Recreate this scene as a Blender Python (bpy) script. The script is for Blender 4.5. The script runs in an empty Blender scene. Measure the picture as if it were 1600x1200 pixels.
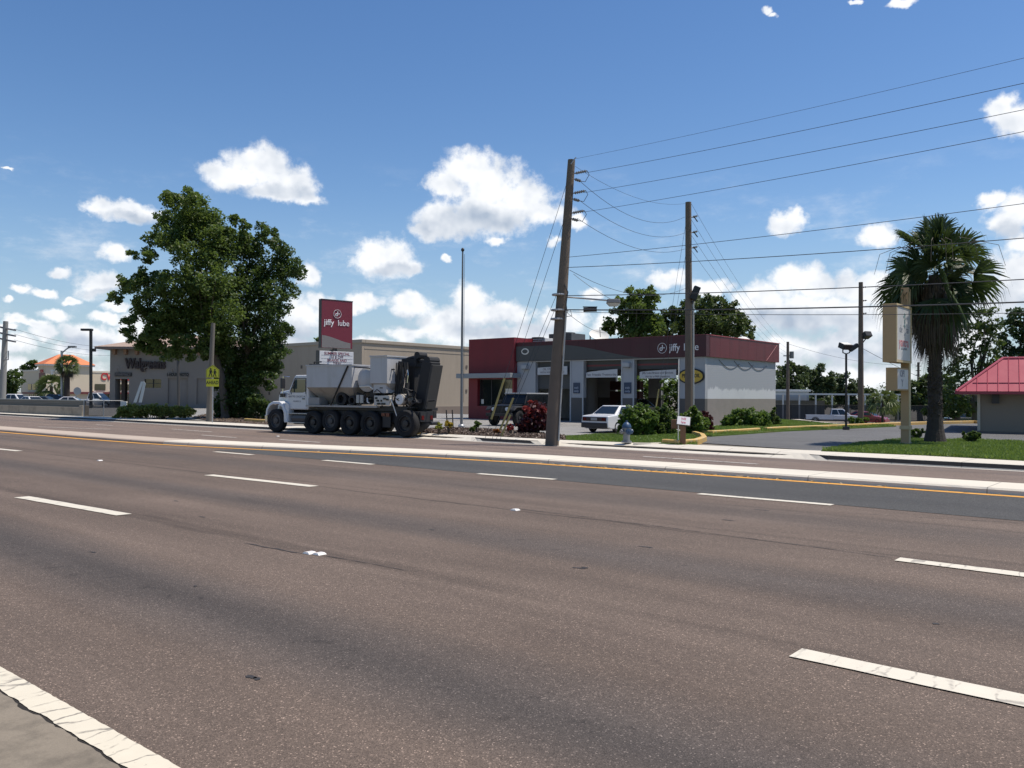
import bpy, math, random
import numpy as np
from mathutils import Matrix, Vector
random.seed(7); rng = np.random.default_rng(7)
SC = bpy.context.scene; COL = SC.collection
R_ = math.radians
# ---------------------------------------------------------------- camera
F = 1320.0; HC = 1.6; PITCH = 0.74; ROLL = 0.37
cam = bpy.data.cameras.new('camera'); camo = bpy.data.objects.new('camera', cam); COL.objects.link(camo)
cam.sensor_width = 36; cam.lens = 36*F/1600; cam.clip_start = .05; cam.clip_end = 9000
CR = Matrix.Rotation(R_(90+PITCH), 4, 'X') @ Matrix.Rotation(R_(ROLL), 4, 'Z')
camo.matrix_world = Matrix.Translation((0, 0, HC)) @ CR
SC.camera = camo
# ---------------------------------------------------------------- exposure / light
SC.view_settings.view_transform = 'Standard'; SC.view_settings.look = 'None'
SC.view_settings.exposure = 0.0; SC.view_settings.gamma = 1.0
SUN_AZ = math.atan2(.98, .14); SUN_EL = R_(66)
sd = Vector((math.sin(SUN_AZ)*math.cos(SUN_EL), math.cos(SUN_AZ)*math.cos(SUN_EL), math.sin(SUN_EL)))
sl = bpy.data.lights.new('sun', 'SUN'); sl.energy = 5.0; sl.angle = R_(.53); sl.color = (1, .92, .80)
so = bpy.data.objects.new('sun', sl); COL.objects.link(so); so.rotation_euler = sd.to_track_quat('Z', 'Y').to_euler()
def ray(px, py):
    return (CR.to_3x3() @ Vector(((px-800)/F, (600-py)/F, -1)))
def G(px, py, z=0.0):
    d = ray(px, py); t = (z-HC)/d.z
    return Vector((d.x*t, d.y*t, z))
def D(px, py, y):
    d = ray(px, py); t = y/d.y
    return Vector((d.x*t, y, HC+d.z*t))
TH = R_(40); CT, ST = math.cos(TH), math.sin(TH)
ROT = -TH                                   # local x runs right along the road, y away from it
def RN(s, n, z=0.0): return Vector((-s*CT+n*ST, s*ST+n*CT, z))
def SN(p): return (-p[0]*CT+p[1]*ST, p[0]*ST+p[1]*CT)
def gz(n): return 0.0 if n < 50 else (-1.5 if n > 80 else -1.5*(n-50)/30)
def gxy(x, y): return gz(SN((x, y))[1])
# ---------------------------------------------------------------- node helper
class NT:
    def __init__(s, tree): s.t = tree; s.n = tree.nodes; s.n.clear()
    def new(s, typ, **kw):
        nd = s.n.new(typ)
        for k, v in kw.items(): setattr(nd, k, v)
        return nd
    def link(s, a, b): s.t.links.new(a, b)
    def put(s, sock, v):
        if hasattr(v, 'is_linked') or hasattr(v, 'links'): s.link(v, sock)
        else: sock.default_value = v
    def math(s, op, a, b=0.0, c=0.0, clamp=False):
        nd = s.new('ShaderNodeMath', operation=op, use_clamp=clamp)
        for i, v in enumerate((a, b, c)): s.put(nd.inputs[i], v)
        return nd.outputs[0]
    def vmath(s, op, a, b=(0, 0, 0), c=(0, 0, 0)):
        nd = s.new('ShaderNodeVectorMath', operation=op)
        for i, v in enumerate((a, b, c)):
            if i < len(nd.inputs): s.put(nd.inputs[i], v)
        return nd.outputs['Value'] if op in ('LENGTH', 'DOT_PRODUCT') else nd.outputs[0]
    def noise(s, vec, scale, detail=4, rough=.55, out='Fac', **kw):
        nd = s.new('ShaderNodeTexNoise', **kw)
        if vec is not None: s.link(vec, nd.inputs['Vector'])
        nd.inputs['Scale'].default_value = scale; nd.inputs['Detail'].default_value = detail
        nd.inputs['Roughness'].default_value = rough
        return nd.outputs[out]
    def mr(s, v, a, b, c, d, typ='LINEAR'):
        nd = s.new('ShaderNodeMapRange', interpolation_type=typ)
        for i, q in enumerate((v, a, b, c, d)): s.put(nd.inputs[i], q)
        return nd.outputs[0]
    def mix(s, f, a, b, blend='MIX'):
        nd = s.new('ShaderNodeMix', data_type='RGBA', blend_type=blend)
        s.put(nd.inputs['Factor'], f)
        for k, v in ((6, a), (7, b)): s.put(nd.inputs[k], tuple(v)+(1,) if isinstance(v, (tuple, list)) and len(v) == 3 else v)
        return nd.outputs[2]
    def comb(s, x, y, z=0.0):
        nd = s.new('ShaderNodeCombineXYZ')
        for i, v in enumerate((x, y, z)): s.put(nd.inputs[i], v)
        return nd.outputs[0]
# ---------------------------------------------------------------- sky with cumulus
W = bpy.data.worlds.new('World'); SC.world = W; W.use_nodes = True
w = NT(W.node_tree)
sky = w.new('ShaderNodeTexSky', sky_type='NISHITA'); sky.sun_disc = False
sky.sun_elevation = SUN_EL; sky.sun_rotation = SUN_AZ; sky.air_density = 1.0; sky.dust_density = .25; sky.ozone_density = 1.0
tc = w.new('ShaderNodeTexCoord'); sx = w.new('ShaderNodeSeparateXYZ'); w.link(tc.outputs['Generated'], sx.inputs[0])
az = w.math('ARCTAN2', sx.outputs[0], sx.outputs[1])
hyp = w.math('SQRT', w.math('ADD', w.math('MULTIPLY', sx.outputs[0], sx.outputs[0]), w.math('MULTIPLY', sx.outputs[1], sx.outputs[1])))
el = w.math('ARCTAN2', sx.outputs[2], hyp)
P0 = w.comb(az, el)
wn = w.noise(P0, 26, 3, .5, 'Color')
warp = w.vmath('MULTIPLY', w.vmath('SUBTRACT', wn, (.5, .5, .5)), (.035, .022, 0))
wn2 = w.noise(P0, 90, 4, .6, 'Color')
warp2 = w.vmath('MULTIPLY', w.vmath('SUBTRACT', wn2, (.5, .5, .5)), (.012, .010, 0))
P = w.vmath('ADD', w.vmath('ADD', P0, warp), warp2)
CL = [ # px, py, rx, ry, strength
 (370,275,55,24),(410,258,60,32),(455,285,52,26),(430,300,60,18),(480,312,32,12),
 (150,322,32,17),(205,330,50,18),(180,396,34,17),(98,425,24,12),(40,452,20,9),(68,458,25,8),(150,446,34,22),(165,440,28,20),
 (735,265,50,34),(770,290,70,42),(700,290,36,22),(690,345,50,30),(760,335,80,38),(820,315,58,30),(850,335,48,20),(670,362,30,16),
 (575,400,32,24),(610,405,48,32),(640,418,22,14),(775,378,22,9),(862,376,13,10),(905,345,20,12),
 (570,468,34,16),(545,480,40,10),(640,475,40,20),(735,470,34,32),(700,505,60,34),(640,520,50,14),(780,490,60,24),(780,530,110,22),(880,500,40,26),(830,520,40,22),
 (485,430,18,20),(470,500,40,40),(500,470,24,16),
 (90,494,34,12),(22,470,14,6),(118,470,16,6),(50,508,22,8),(180,480,22,8),(230,520,22,12),(330,545,60,20),(6,515,20,10),(120,548,50,12),(140,525,60,22),(65,522,24,18),(25,500,22,9),(25,540,30,18),(160,495,30,10),(200,510,30,30),
 (1190,465,44,32),(1235,440,46,28),(1275,442,36,26),(1322,448,42,26),(1365,455,42,30),(1180,500,60,24),(1270,490,110,40),(1350,500,60,40),(1330,545,90,30),(1230,540,60,24),(1430,540,60,40),
 (1040,438,34,16),(1105,452,46,16),(920,460,20,12),(960,510,40,20),(1200,570,80,20),(1330,590,120,22),
 (1225,345,32,20),(1240,338,20,14),(1372,368,38,20),(1545,312,28,13),(1588,340,40,40),(1560,345,26,14),(1585,190,44,30),(1570,165,30,22),(1590,430,60,46),(1560,470,60,40),(1600,380,36,20),(1500,520,70,50),
 (1196,20,9,8),(1206,28,11,5),(1412,0,34,7),(1338,0,12,4),(8,268,11,3),(700,403,11,6),
 (60,575,110,18),(560,540,80,14),(1000,560,100,18),(300,560,120,24),(900,560,120,16),(450,545,90,16)]
GR = [(745,345,75,22),(690,360,50,16),(430,300,60,12),(1270,505,90,26),(1190,500,50,16),(1340,560,100,18),(1330,520,40,20),(620,420,36,10),(780,515,90,16),(640,500,50,12),
      (200,337,50,8),(140,540,60,14),(1560,480,60,30),(1580,360,40,14),(1245,565,60,16),(1430,540,60,24),(470,520,40,20),(155,458,30,8)]
def angs(px, py):
    d = ray(px, py); return math.atan2(d.x, d.y), math.atan2(d.z, math.hypot(d.x, d.y))
def field(Pv, lst, grow=1.0):
    cur = None
    for (px, py, rx, ry) in lst:
        a, e = angs(px, py); k = math.cos(a)**2
        S = (F/(rx*k*grow), F/(ry*grow*math.cos(a)), 0)
        d = w.vmath('LENGTH', w.vmath('MULTIPLY_ADD', Pv, S, (-a*S[0], -e*S[1], 0)))
        cur = d if cur is None else w.math('SMOOTH_MIN', cur, d, .25)
    return cur
dens0 = w.math('SUBTRACT', 1.12, field(P, CL))
n1 = w.noise(P0, 34, 10, .645); n2 = w.noise(w.vmath('ADD', P0, (.006, .013, 0)), 22, 3, .5); n0 = w.noise(P0, 22, 3, .5)
dens = w.math('ADD', dens0, w.math('MULTIPLY', w.math('SUBTRACT', n1, .5), 1.5))
mask = w.mr(dens, -.02, .60, 0, 1, 'SMOOTHSTEP')
wsp = w.mr(w.noise(w.vmath('MULTIPLY', P0, (9, 22, 1)), 1.0, 8, .66), .50, .80, 0, .55, 'SMOOTHSTEP')
wsp = w.math('MULTIPLY', wsp, w.math('MULTIPLY', w.mr(el, .0, .05, .2, 1, 'SMOOTHSTEP'), w.mr(el, .12, .30, 1, 0, 'SMOOTHSTEP')))
mask = w.math('MAXIMUM', mask, wsp)
hz = w.math('MULTIPLY', w.mr(el, .0, .24, .60, 0, 'SMOOTHSTEP'), w.mr(w.math('ABSOLUTE', az), .75, 1.3, 1, 0, 'SMOOTHSTEP'))       # thin bright veil low over the horizon
gfac = w.mr(field(P, GR, 1.5), .3, 1.0, 1, 0, 'SMOOTHSTEP')
lit = w.math('ADD', .93, w.math('MULTIPLY', w.math('SUBTRACT', n0, n2), .75))
thick = w.mr(dens, .7, 1.4, 0, .08, 'SMOOTHSTEP')
lit = w.math('SUBTRACT', lit, w.math('ADD', thick, w.math('MULTIPLY', gfac, .27)))
ccol = w.mix(w.mr(lit, .5, .95, 0, 1), (.42, .50, .62), (.95, .97, 1.0))
hs = w.new('ShaderNodeHueSaturation'); hs.inputs['Hue'].default_value = .506; hs.inputs['Saturation'].default_value = 1.25; hs.inputs['Value'].default_value = 1.40; w.link(sky.outputs[0], hs.inputs['Color'])
bg1 = w.new('ShaderNodeBackground'); w.link(hs.outputs[0], bg1.inputs[0]); bg1.inputs[1].default_value = .09
bg2 = w.new('ShaderNodeBackground'); w.link(ccol, bg2.inputs[0]); bg2.inputs[1].default_value = 1.06
bg3 = w.new('ShaderNodeBackground'); bg3.inputs[0].default_value = (.46, .66, .96, 1); bg3.inputs[1].default_value = .70
m1 = w.new('ShaderNodeMixShader'); w.link(hz, m1.inputs[0]); w.link(bg1.outputs[0], m1.inputs[1]); w.link(bg3.outputs[0], m1.inputs[2])
m2 = w.new('ShaderNodeMixShader'); w.link(mask, m2.inputs[0]); w.link(m1.outputs[0], m2.inputs[1]); w.link(bg2.outputs[0], m2.inputs[2])
wo = w.new('ShaderNodeOutputWorld'); w.link(m2.outputs[0], wo.inputs[0])
W.cycles.sampling_method = 'MANUAL'; W.cycles.sample_map_resolution = 512
# ---------------------------------------------------------------- materials
MATS = {}
def M(name, col=(.5, .5, .5), rough=.6, var=.12, scale=6.0, metal=0.0, bump=0.0, bscale=None, grime=0.0, spec=.5, coat=0.0):
    if name in MATS: return MATS[name]
    m = bpy.data.materials.new(name); m.use_nodes = True; t = NT(m.node_tree)
    tc = t.new('ShaderNodeTexCoord'); v = tc.outputs['Object']
    n = t.noise(v, scale, 6, .6)
    a = tuple(c*(1-var) for c in col); b = tuple(min(1, c*(1+var)) for c in col)
    c = t.mix(n, a, b)
    if grime:
        g = t.mr(t.noise(v, scale*.37, 5, .65), .45, .75, 0, grime)
        c = t.mix(g, c, tuple(q*.35+.01 for q in col))
    bs = t.new('ShaderNodeBsdfPrincipled'); t.link(c, bs.inputs['Base Color'])
    bs.inputs['Metallic'].default_value = metal; bs.inputs['Specular IOR Level'].default_value = spec
    bs.inputs['Coat Weight'].default_value = coat
    t.put(bs.inputs['Roughness'], t.mr(n, .2, .8, max(.02, rough-.08), min(1, rough+.08)))
    if bump:
        bp = t.new('ShaderNodeBump'); bp.inputs['Strength'].default_value = bump; bp.inputs['Distance'].default_value = .02
        t.link(t.noise(v, bscale or scale*6, 4, .6), bp.inputs['Height']); t.link(bp.outputs[0], bs.inputs['Normal'])
    o = t.new('ShaderNodeOutputMaterial'); t.link(bs.outputs[0], o.inputs[0])
    MATS[name] = m; return m
def leafmat(name, c1, c2, trans=.35):
    m = bpy.data.materials.new(name); m.use_nodes = True; t = NT(m.node_tree)
    ge = t.new('ShaderNodeNewGeometry')
    tc = t.new('ShaderNodeTexCoord')
    c = t.mix(t.math('MULTIPLY_ADD', ge.outputs['Random Per Island'], .7, t.math('MULTIPLY', t.noise(tc.outputs['Object'], .8, 3), .3)), c1, c2)
    b = t.new('ShaderNodeBsdfPrincipled'); t.link(c, b.inputs['Base Color']); b.inputs['Roughness'].default_value = .5
    b.inputs['Specular IOR Level'].default_value = .4
    tr = t.new('ShaderNodeBsdfTranslucent'); t.link(t.mix(.5, c, (c2[0]*1.6, c2[1]*1.5, c2[2]*.8)), tr.inputs[0])
    mx = t.new('ShaderNodeMixShader'); mx.inputs[0].default_value = trans
    t.link(b.outputs[0], mx.inputs[1]); t.link(tr.outputs[0], mx.inputs[2])
    o = t.new('ShaderNodeOutputMaterial'); t.link(mx.outputs[0], o.inputs[0]); MATS[name] = m; return m
def asphalt(name, col, bands=(), speck=.55, seams=(), patch=.18):
    m = bpy.data.materials.new(name); m.use_nodes = True; t = NT(m.node_tree)
    tc = t.new('ShaderNodeTexCoord'); v = tc.outputs['Object']
    vo = t.new('ShaderNodeTexVoronoi'); vo.inputs['Scale'].default_value = 150; t.link(v, vo.inputs['Vector'])
    sp = t.new('ShaderNodeSeparateColor'); t.link(vo.outputs['Color'], sp.inputs[0])
    f = t.mr(sp.outputs[0], 0, 1, 1-speck, 1+speck)
    f = t.math('ADD', f, t.mr(sp.outputs[1], .93, 1, 0, 2.2))
    f = t.math('MULTIPLY', f, t.mr(t.noise(v, 22, 3, .7), .3, .7, .88, 1.12))
    st = t.vmath('MULTIPLY', v, (.10, 1.0, 1))
    f = t.math('MULTIPLY', f, t.mr(t.noise(st, 1.3, 5, .6), .3, .7, 1-patch, 1+patch))
    f = t.math('MULTIPLY', f, t.mr(t.noise(v, .35, 4, .6), .3, .7, .92, 1.08))
    s = t.new('ShaderNodeSeparateXYZ'); t.link(v, s.inputs[0])
    yy = t.math('ADD', s.outputs[1], t.mr(t.noise(st, .5, 3), 0, 1, -.5, .5))
    ys = t.math('ADD', s.outputs[1], t.mr(t.noise(v, .9, 4, .6), 0, 1, -.12, .12))
    dk = None
    for (y0, wd, amt) in bands:
        q = t.mr(t.math('ABSOLUTE', t.math('SUBTRACT', yy, y0)), 0, wd, amt, 0, 'SMOOTHSTEP')
        f = t.math('MULTIPLY', f, t.math('SUBTRACT', 1, q)); dk = q if dk is None else t.math('ADD', dk, q)
    for (y0, wd, amt) in seams:
        q = t.mr(t.math('ABSOLUTE', t.math('SUBTRACT', ys, y0)), wd*.4, wd, amt, 0)
        f = t.math('MULTIPLY', f, t.math('SUBTRACT', 1, t.math('MULTIPLY', q, t.mr(t.noise(st, 2.2, 4, .7), .35, .6, .15, 1))))
    cb = col
    c = t.mix(t.noise(v, 2.5, 4), tuple(q*.93 for q in cb), (cb[0]*1.07, cb[1]*1.06, cb[2]*1.05))
    if dk is not None: f = t.math('MULTIPLY', f, t.math('SUBTRACT', 1, t.math('MULTIPLY', t.math('MULTIPLY', dk, 2.2, 0, True), t.mr(t.noise(v, 4.5, 3, .6), .60, .70, 0, .45))))
    if dk is not None: c = t.mix(dk, c, (sum(cb)/3*.98, sum(cb)/3, sum(cb)/3*1.04))
    vm = t.vmath('SCALE', c); nd = vm.node; t.link(f, nd.inputs['Scale'])
    b = t.new('ShaderNodeBsdfPrincipled'); t.link(vm, b.inputs['Base Color']); b.inputs['Roughness'].default_value = .82
    b.inputs['Specular IOR Level'].default_value = .3
    bp = t.new('ShaderNodeBump'); bp.inputs['Strength'].default_value = .5; bp.inputs['Distance'].default_value = .006
    t.link(vo.outputs['Distance'], bp.inputs['Height']); t.link(bp.outputs[0], b.inputs['Normal'])
    o = t.new('ShaderNodeOutputMaterial'); t.link(b.outputs[0], o.inputs[0]); MATS[name] = m; return m
def paint(name, col, crack=1.0, under=(.10, .085, .078)):
    m = bpy.data.materials.new(name); m.use_nodes = True; t = NT(m.node_tree)
    tc = t.new('ShaderNodeTexCoord'); v = tc.outputs['Object']
    st = t.vmath('MULTIPLY', t.vmath('ADD', v, t.vmath('MULTIPLY', t.noise(v, 5, 4, .6, 'Color'), (.12, .12, 0))), (6, 1.2, 1))
    vo = t.new('ShaderNodeTexVoronoi', feature='DISTANCE_TO_EDGE'); vo.inputs['Scale'].default_value = 1.1; t.link(st, vo.inputs['Vector'])
    k = t.mr(vo.outputs['Distance'], .012, .045, crack, 0)
    k = t.math('MULTIPLY', k, t.mr(t.noise(v, 4, 4, .7), .42, .58, 0, 1))
    worn = t.mr(t.noise(v, 30, 5, .75), .62, .72, 0, crack*.6)
    f = t.math('MAXIMUM', k, worn)
    c = t.mix(t.noise(v, 8, 5), tuple(q*.85 for q in col), col)
    c = t.mix(f, c, under)
    b = t.new('ShaderNodeBsdfPrincipled'); t.link(c, b.inputs['Base Color']); b.inputs['Roughness'].default_value = .6
    o = t.new('ShaderNodeOutputMaterial'); t.link(b.outputs[0], o.inputs[0]); MATS[name] = m; return m
def concrete(name, col, joint=1.5, stain=.35, jw=.008, ss=.6):
    m = bpy.data.materials.new(name); m.use_nodes = True; t = NT(m.node_tree)
    tc = t.new('ShaderNodeTexCoord'); v = tc.outputs['Object']
    c = t.mix(t.noise(v, 1.2, 6, .65), tuple(q*.82 for q in col), tuple(q*1.1 for q in col))
    c = t.mix(t.mr(t.noise(v, 45, 3, .7), .4, .75, 0, .25), c, tuple(q*.6 for q in col))
    c = t.mix(t.mr(t.noise(v, ss, 7, .7), .45, .68, 0, stain), c, tuple(q*.5 for q in col))
    if joint:
        s = t.new('ShaderNodeSeparateXYZ'); t.link(v, s.inputs[0])
        q = t.math('PINGPONG', s.outputs[0], joint/2)
        c = t.mix(t.mr(q, jw, jw*2.2, .75, 0), c, tuple(x*.25 for x in col))
    b = t.new('ShaderNodeBsdfPrincipled'); t.link(c, b.inputs['Base Color']); b.inputs['Roughness'].default_value = .85
    bp = t.new('ShaderNodeBump'); bp.inputs['Strength'].default_value = .3; bp.inputs['Distance'].default_value = .01
    t.link(t.noise(v, 60, 4, .7), bp.inputs['Height']); t.link(bp.outputs[0], b.inputs['Normal'])
    o = t.new('ShaderNodeOutputMaterial'); t.link(b.outputs[0], o.inputs[0]); MATS[name] = m; return m
def grassmat(name, c1, c2, c3):
    m = bpy.data.materials.new(name); m.use_nodes = True; t = NT(m.node_tree)
    tc = t.new('ShaderNodeTexCoord'); v = tc.outputs['Object']
    c = t.mix(t.noise(v, 3, 6, .7), c1, c2); c = t.mix(t.mr(t.noise(v, .5, 5, .65), .5, .75, 0, .8), c, c3)
    b = t.new('ShaderNodeBsdfPrincipled'); t.link(c, b.inputs['Base Color']); b.inputs['Roughness'].default_value = .9
    b.inputs['Specular IOR Level'].default_value = .1
    bp = t.new('ShaderNodeBump'); bp.inputs['Strength'].default_value = 1; bp.inputs['Distance'].default_value = .05
    t.link(t.noise(v, 30, 4, .7), bp.inputs['Height']); t.link(bp.outputs[0], b.inputs['Normal'])
    o = t.new('ShaderNodeOutputMaterial'); t.link(b.outputs[0], o.inputs[0]); MATS[name] = m; return m
def streaky(name, col, streak, rough=.5, amt=.7, sc=5.0):
    m = bpy.data.materials.new(name); m.use_nodes = True; t = NT(m.node_tree)
    tc = t.new('ShaderNodeTexCoord'); v = tc.outputs['Object']
    c = t.mix(t.noise(v, 1.5, 5, .6), tuple(q*.93 for q in col), tuple(q*1.05 for q in col))
    s1 = t.mr(t.noise(t.vmath('MULTIPLY', v, (sc, sc, sc*.10)), 1.0, 6, .7), .48, .78, 0, amt)
    s2 = t.mr(t.noise(v, sc*.6, 6, .75), .52, .75, 0, amt*.7)
    c = t.mix(t.math('MAXIMUM', s1, s2), c, streak)
    b = t.new('ShaderNodeBsdfPrincipled'); t.link(c, b.inputs['Base Color']); b.inputs['Roughness'].default_value = rough
    o = t.new('ShaderNodeOutputMaterial'); t.link(b.outputs[0], o.inputs[0]); MATS[name] = m; return m
# ---------------------------------------------------------------- mesh builder
class MB:
    def __init__(s): s.v = []; s.f = []; s.m = []
    def add(s, vs, fs, mi=0, X=None):
        o = len(s.v)
        s.v += [tuple(X @ Vector(p)) for p in vs] if X is not None else [tuple(p) for p in vs]
        s.f += [tuple(i+o for i in f) for f in fs]; s.m += [mi]*len(fs); return s
    def box(s, x0, x1, y0, y1, z0, z1, mi=0, X=None):
        x0, x1 = sorted((x0, x1)); y0, y1 = sorted((y0, y1)); z0, z1 = sorted((z0, z1))
        return s.add([(x0,y0,z0),(x1,y0,z0),(x1,y1,z0),(x0,y1,z0),(x0,y0,z1),(x1,y0,z1),(x1,y1,z1),(x0,y1,z1)],
                     [(0,3,2,1),(4,5,6,7),(0,1,5,4),(1,2,6,5),(2,3,7,6),(3,0,4,7)], mi, X)
    def loft(s, rings, mi=0, caps=True, X=None, closed=True):
        n = len(rings[0]); vs = [p for r in rings for p in r]; fs = []
        for k in range(len(rings)-1):
            for i in range(n if closed else n-1):
                j = (i+1) % n; fs.append((k*n+i, k*n+j, (k+1)*n+j, (k+1)*n+i))
        if caps: fs += [tuple(range(n))[::-1], tuple((len(rings)-1)*n+i for i in range(n))]
        return s.add(vs, fs, mi, X)
    def prism_y(s, poly, y0, y1, mi=0, X=None, inset=None):
        return s.loft([[(a, y0, b) for a, b in poly], [(a, y1, b) for a, b in poly]], mi, True, X)
    def prism_z(s, poly, z0, z1, mi=0, X=None):
        return s.loft([[(p[0], p[1], z0) for p in poly], [(p[0], p[1], z1) for p in poly]], mi, True, X)
    def tube(s, pts, r, n=8, mi=0, caps=True, X=None):
        pts = [Vector(p) for p in pts]; rs = r if isinstance(r, (list, tuple)) else [r]*len(pts)
        rings = []; ref = None
        for i, p in enumerate(pts):
            d = (pts[min(i+1, len(pts)-1)]-pts[max(i-1, 0)]).normalized()
            if ref is None: ref = Vector((0, 0, 1)) if abs(d.z) < .9 else Vector((1, 0, 0))
            a = d.cross(ref).normalized(); b = d.cross(a).normalized(); ref = a.cross(d)
            rings.append([tuple(p+(a*math.cos(q)+b*math.sin(q))*rs[i]) for q in [2*math.pi*k/n for k in range(n)]])
        return s.loft(rings, mi, caps, X)
    def lathe(s, prof, n=16, mi=0, X=None, caps=True):      # prof: (radius, z) about local z
        return s.loft([[(r*math.cos(2*math.pi*k/n), r*math.sin(2*math.pi*k/n), z) for k in range(n)] for r, z in prof], mi, caps, X)
    def face(s, pts, mi=0, X=None): return s.add(pts, [tuple(range(len(pts)))], mi, X)
    def build(s, name, mats, parent=None, bevel=0.0, smooth=False, label=None, segs=2, kind=None):
        me = bpy.data.meshes.new(name); me.from_pydata(s.v, [], s.f)
        for m in (mats if isinstance(mats, (list, tuple)) else [mats]): me.materials.append(m)
        me.polygons.foreach_set('material_index', s.m)
        me.update(); me.validate()
        import bmesh
        bm = bmesh.new(); bm.from_mesh(me); bmesh.ops.recalc_face_normals(bm, faces=bm.faces); bm.to_mesh(me); bm.free()
        o = bpy.data.objects.new(name, me); COL.objects.link(o)
        if parent is not None: o.parent = parent
        if bevel:
            b = o.modifiers.new('bevel', 'BEVEL'); b.width = bevel; b.segments = segs; b.limit_method = 'ANGLE'; b.angle_limit = R_(35)
        if smooth:
            me.polygons.foreach_set('use_smooth', [True]*len(me.polygons))
            if hasattr(me, 'set_sharp_from_angle'): me.set_sharp_from_angle(angle=R_(40))
        if label: o['label'] = label
        if kind: o['kind'] = kind
        return o
def rot(ax, a): return Matrix.Rotation(a, 4, ax)
def tr(x, y, z): return Matrix.Translation((x, y, z))
def thing(name, label, cat, loc=(0, 0, 0), rz=0.0, group=None):
    o = bpy.data.objects.new(name, None); COL.objects.link(o); o.empty_display_size = .2
    o.location = loc; o.rotation_euler = (0, 0, rz); o['label'] = label; o['category'] = cat
    if group: o['group'] = group
    return o
def tag(o, label, cat, group=None):
    o['label'] = label; o['category'] = cat
    if group: o['group'] = group
    return o
def struct(o): o['kind'] = 'structure'; return o
def dup(root, loc, rz, label=None, group=None, skip=()):
    r = root.copy(); COL.objects.link(r); r.location = loc; r.rotation_euler = (0, 0, rz)
    if label: r['label'] = label
    if group: r['group'] = group
    for ch in root.children:
        if ch.name.split('.')[0] in skip: continue
        c = ch.copy(); COL.objects.link(c); c.parent = r
        for g in ch.children:
            d = g.copy(); COL.objects.link(d); d.parent = c
    return r
def text(body, size, mat, parent, X, name='lettering', extrude=.012, offset=0.0, align='CENTER', sxy=(1, 1), space=1.0):
    cu = bpy.data.curves.new(name, 'FONT'); cu.body = body; cu.size = size; cu.extrude = extrude; cu.offset = offset
    cu.align_x = align; cu.align_y = 'CENTER'; cu.space_character = space; cu.materials.append(mat); cu.resolution_u = 3
    f = bpy.data.objects.new(name, cu); me = bpy.data.meshes.new_from_object(f); bpy.data.objects.remove(f); bpy.data.curves.remove(cu)
    o = bpy.data.objects.new(name, me); COL.objects.link(o); o.parent = parent
    o.matrix_local = X @ Matrix.Diagonal((sxy[0], sxy[1], 1, 1)); return o
FRONT = rot('X', math.pi/2)       # text upright, read from -y
def raw(name, v, q, mat, parent=None):          # fast quads mesh
    me = bpy.data.meshes.new(name); nv, nq = len(v), len(q)
    me.vertices.add(nv); me.vertices.foreach_set('co', np.asarray(v, np.float32).ravel())
    me.loops.add(nq*4); me.polygons.add(nq)
    me.loops.foreach_set('vertex_index', np.asarray(q, np.int32).ravel())
    me.polygons.foreach_set('loop_start', np.arange(0, nq*4, 4, dtype=np.int32))
    me.update(calc_edges=True); me.materials.append(mat)
    o = bpy.data.objects.new(name, me); COL.objects.link(o)
    if parent is not None: o.parent = parent
    return o
def leafquads(cen, size, up=.35, asp=.62, jit=.35):
    n = len(cen); nor = rng.normal(size=(n, 3)); nor[:, 2] = np.abs(nor[:, 2])+up
    nor /= np.linalg.norm(nor, axis=1)[:, None]
    a = np.cross(nor, rng.normal(size=(n, 3))); a /= np.linalg.norm(a, axis=1)[:, None]+1e-9
    b = np.cross(nor, a); s = (size*(1+jit*rng.uniform(-1, 1, n)))[:, None]*.5
    v = np.empty((n, 4, 3))
    v[:, 0] = cen-a*s; v[:, 1] = cen-b*s*asp+a*s*.1; v[:, 2] = cen+a*s-nor*s*.35; v[:, 3] = cen+b*s*asp+a*s*.1
    return v.reshape(-1, 3), np.arange(n*4).reshape(n, 4)
def puff(c, r, n, flat=.8):
    d = rng.normal(size=(n, 3)); d /= np.linalg.norm(d, axis=1)[:, None]
    rr = r*np.cbrt(rng.uniform(.12, 1, n))*(1+.18*rng.normal(size=n))
    p = d*rr[:, None]; p[:, 2] *= flat
    return p+np.array(c)[None]
# ================================================================ SETTING
def hr(n): return 0.0 if n <= 17 else -.015*(n-17)
def GF(px, py):                      # pixel on the far carriageway, which falls away from the median
    p = G(px, py)
    for _ in range(8): p = G(px, py, hr(SN(p)[1]))
    return p
def road_obj(mb, name, mats, **k):
    o = mb.build(name, mats, **k); o.rotation_euler = (0, 0, ROT); o['kind'] = 'structure'; return o
asph = asphalt('brown_asphalt', (.125, .094, .0745), bands=((3.42, .85, .36), (7.2, .9, .26), (10.9, 1.0, .16), (2.5, .4, -.06), (4.35, .4, -.07), (6.3, .4, -.06), (8.1, .4, -.06), (19, .8, .08), (21.2, .7, .08)),
               speck=.30, seams=((5.30, .17, .38), (9.02, .045, .55), (9.4, .09, .2), (11.6, .08, .25)))
mb = MB()
xs = [-400, -200, -100, -60, -30, -10, 10, 30, 80]; ys = [1.60, 6, 12, 16.5]
mb.add([(x, y, hr(y)) for x in xs for y in ys], [(i*4+j, (i+1)*4+j, (i+1)*4+j+1, i*4+j+1) for i in range(len(xs)-1) for j in range(3)])
road_obj(mb, 'road', asph)
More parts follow.
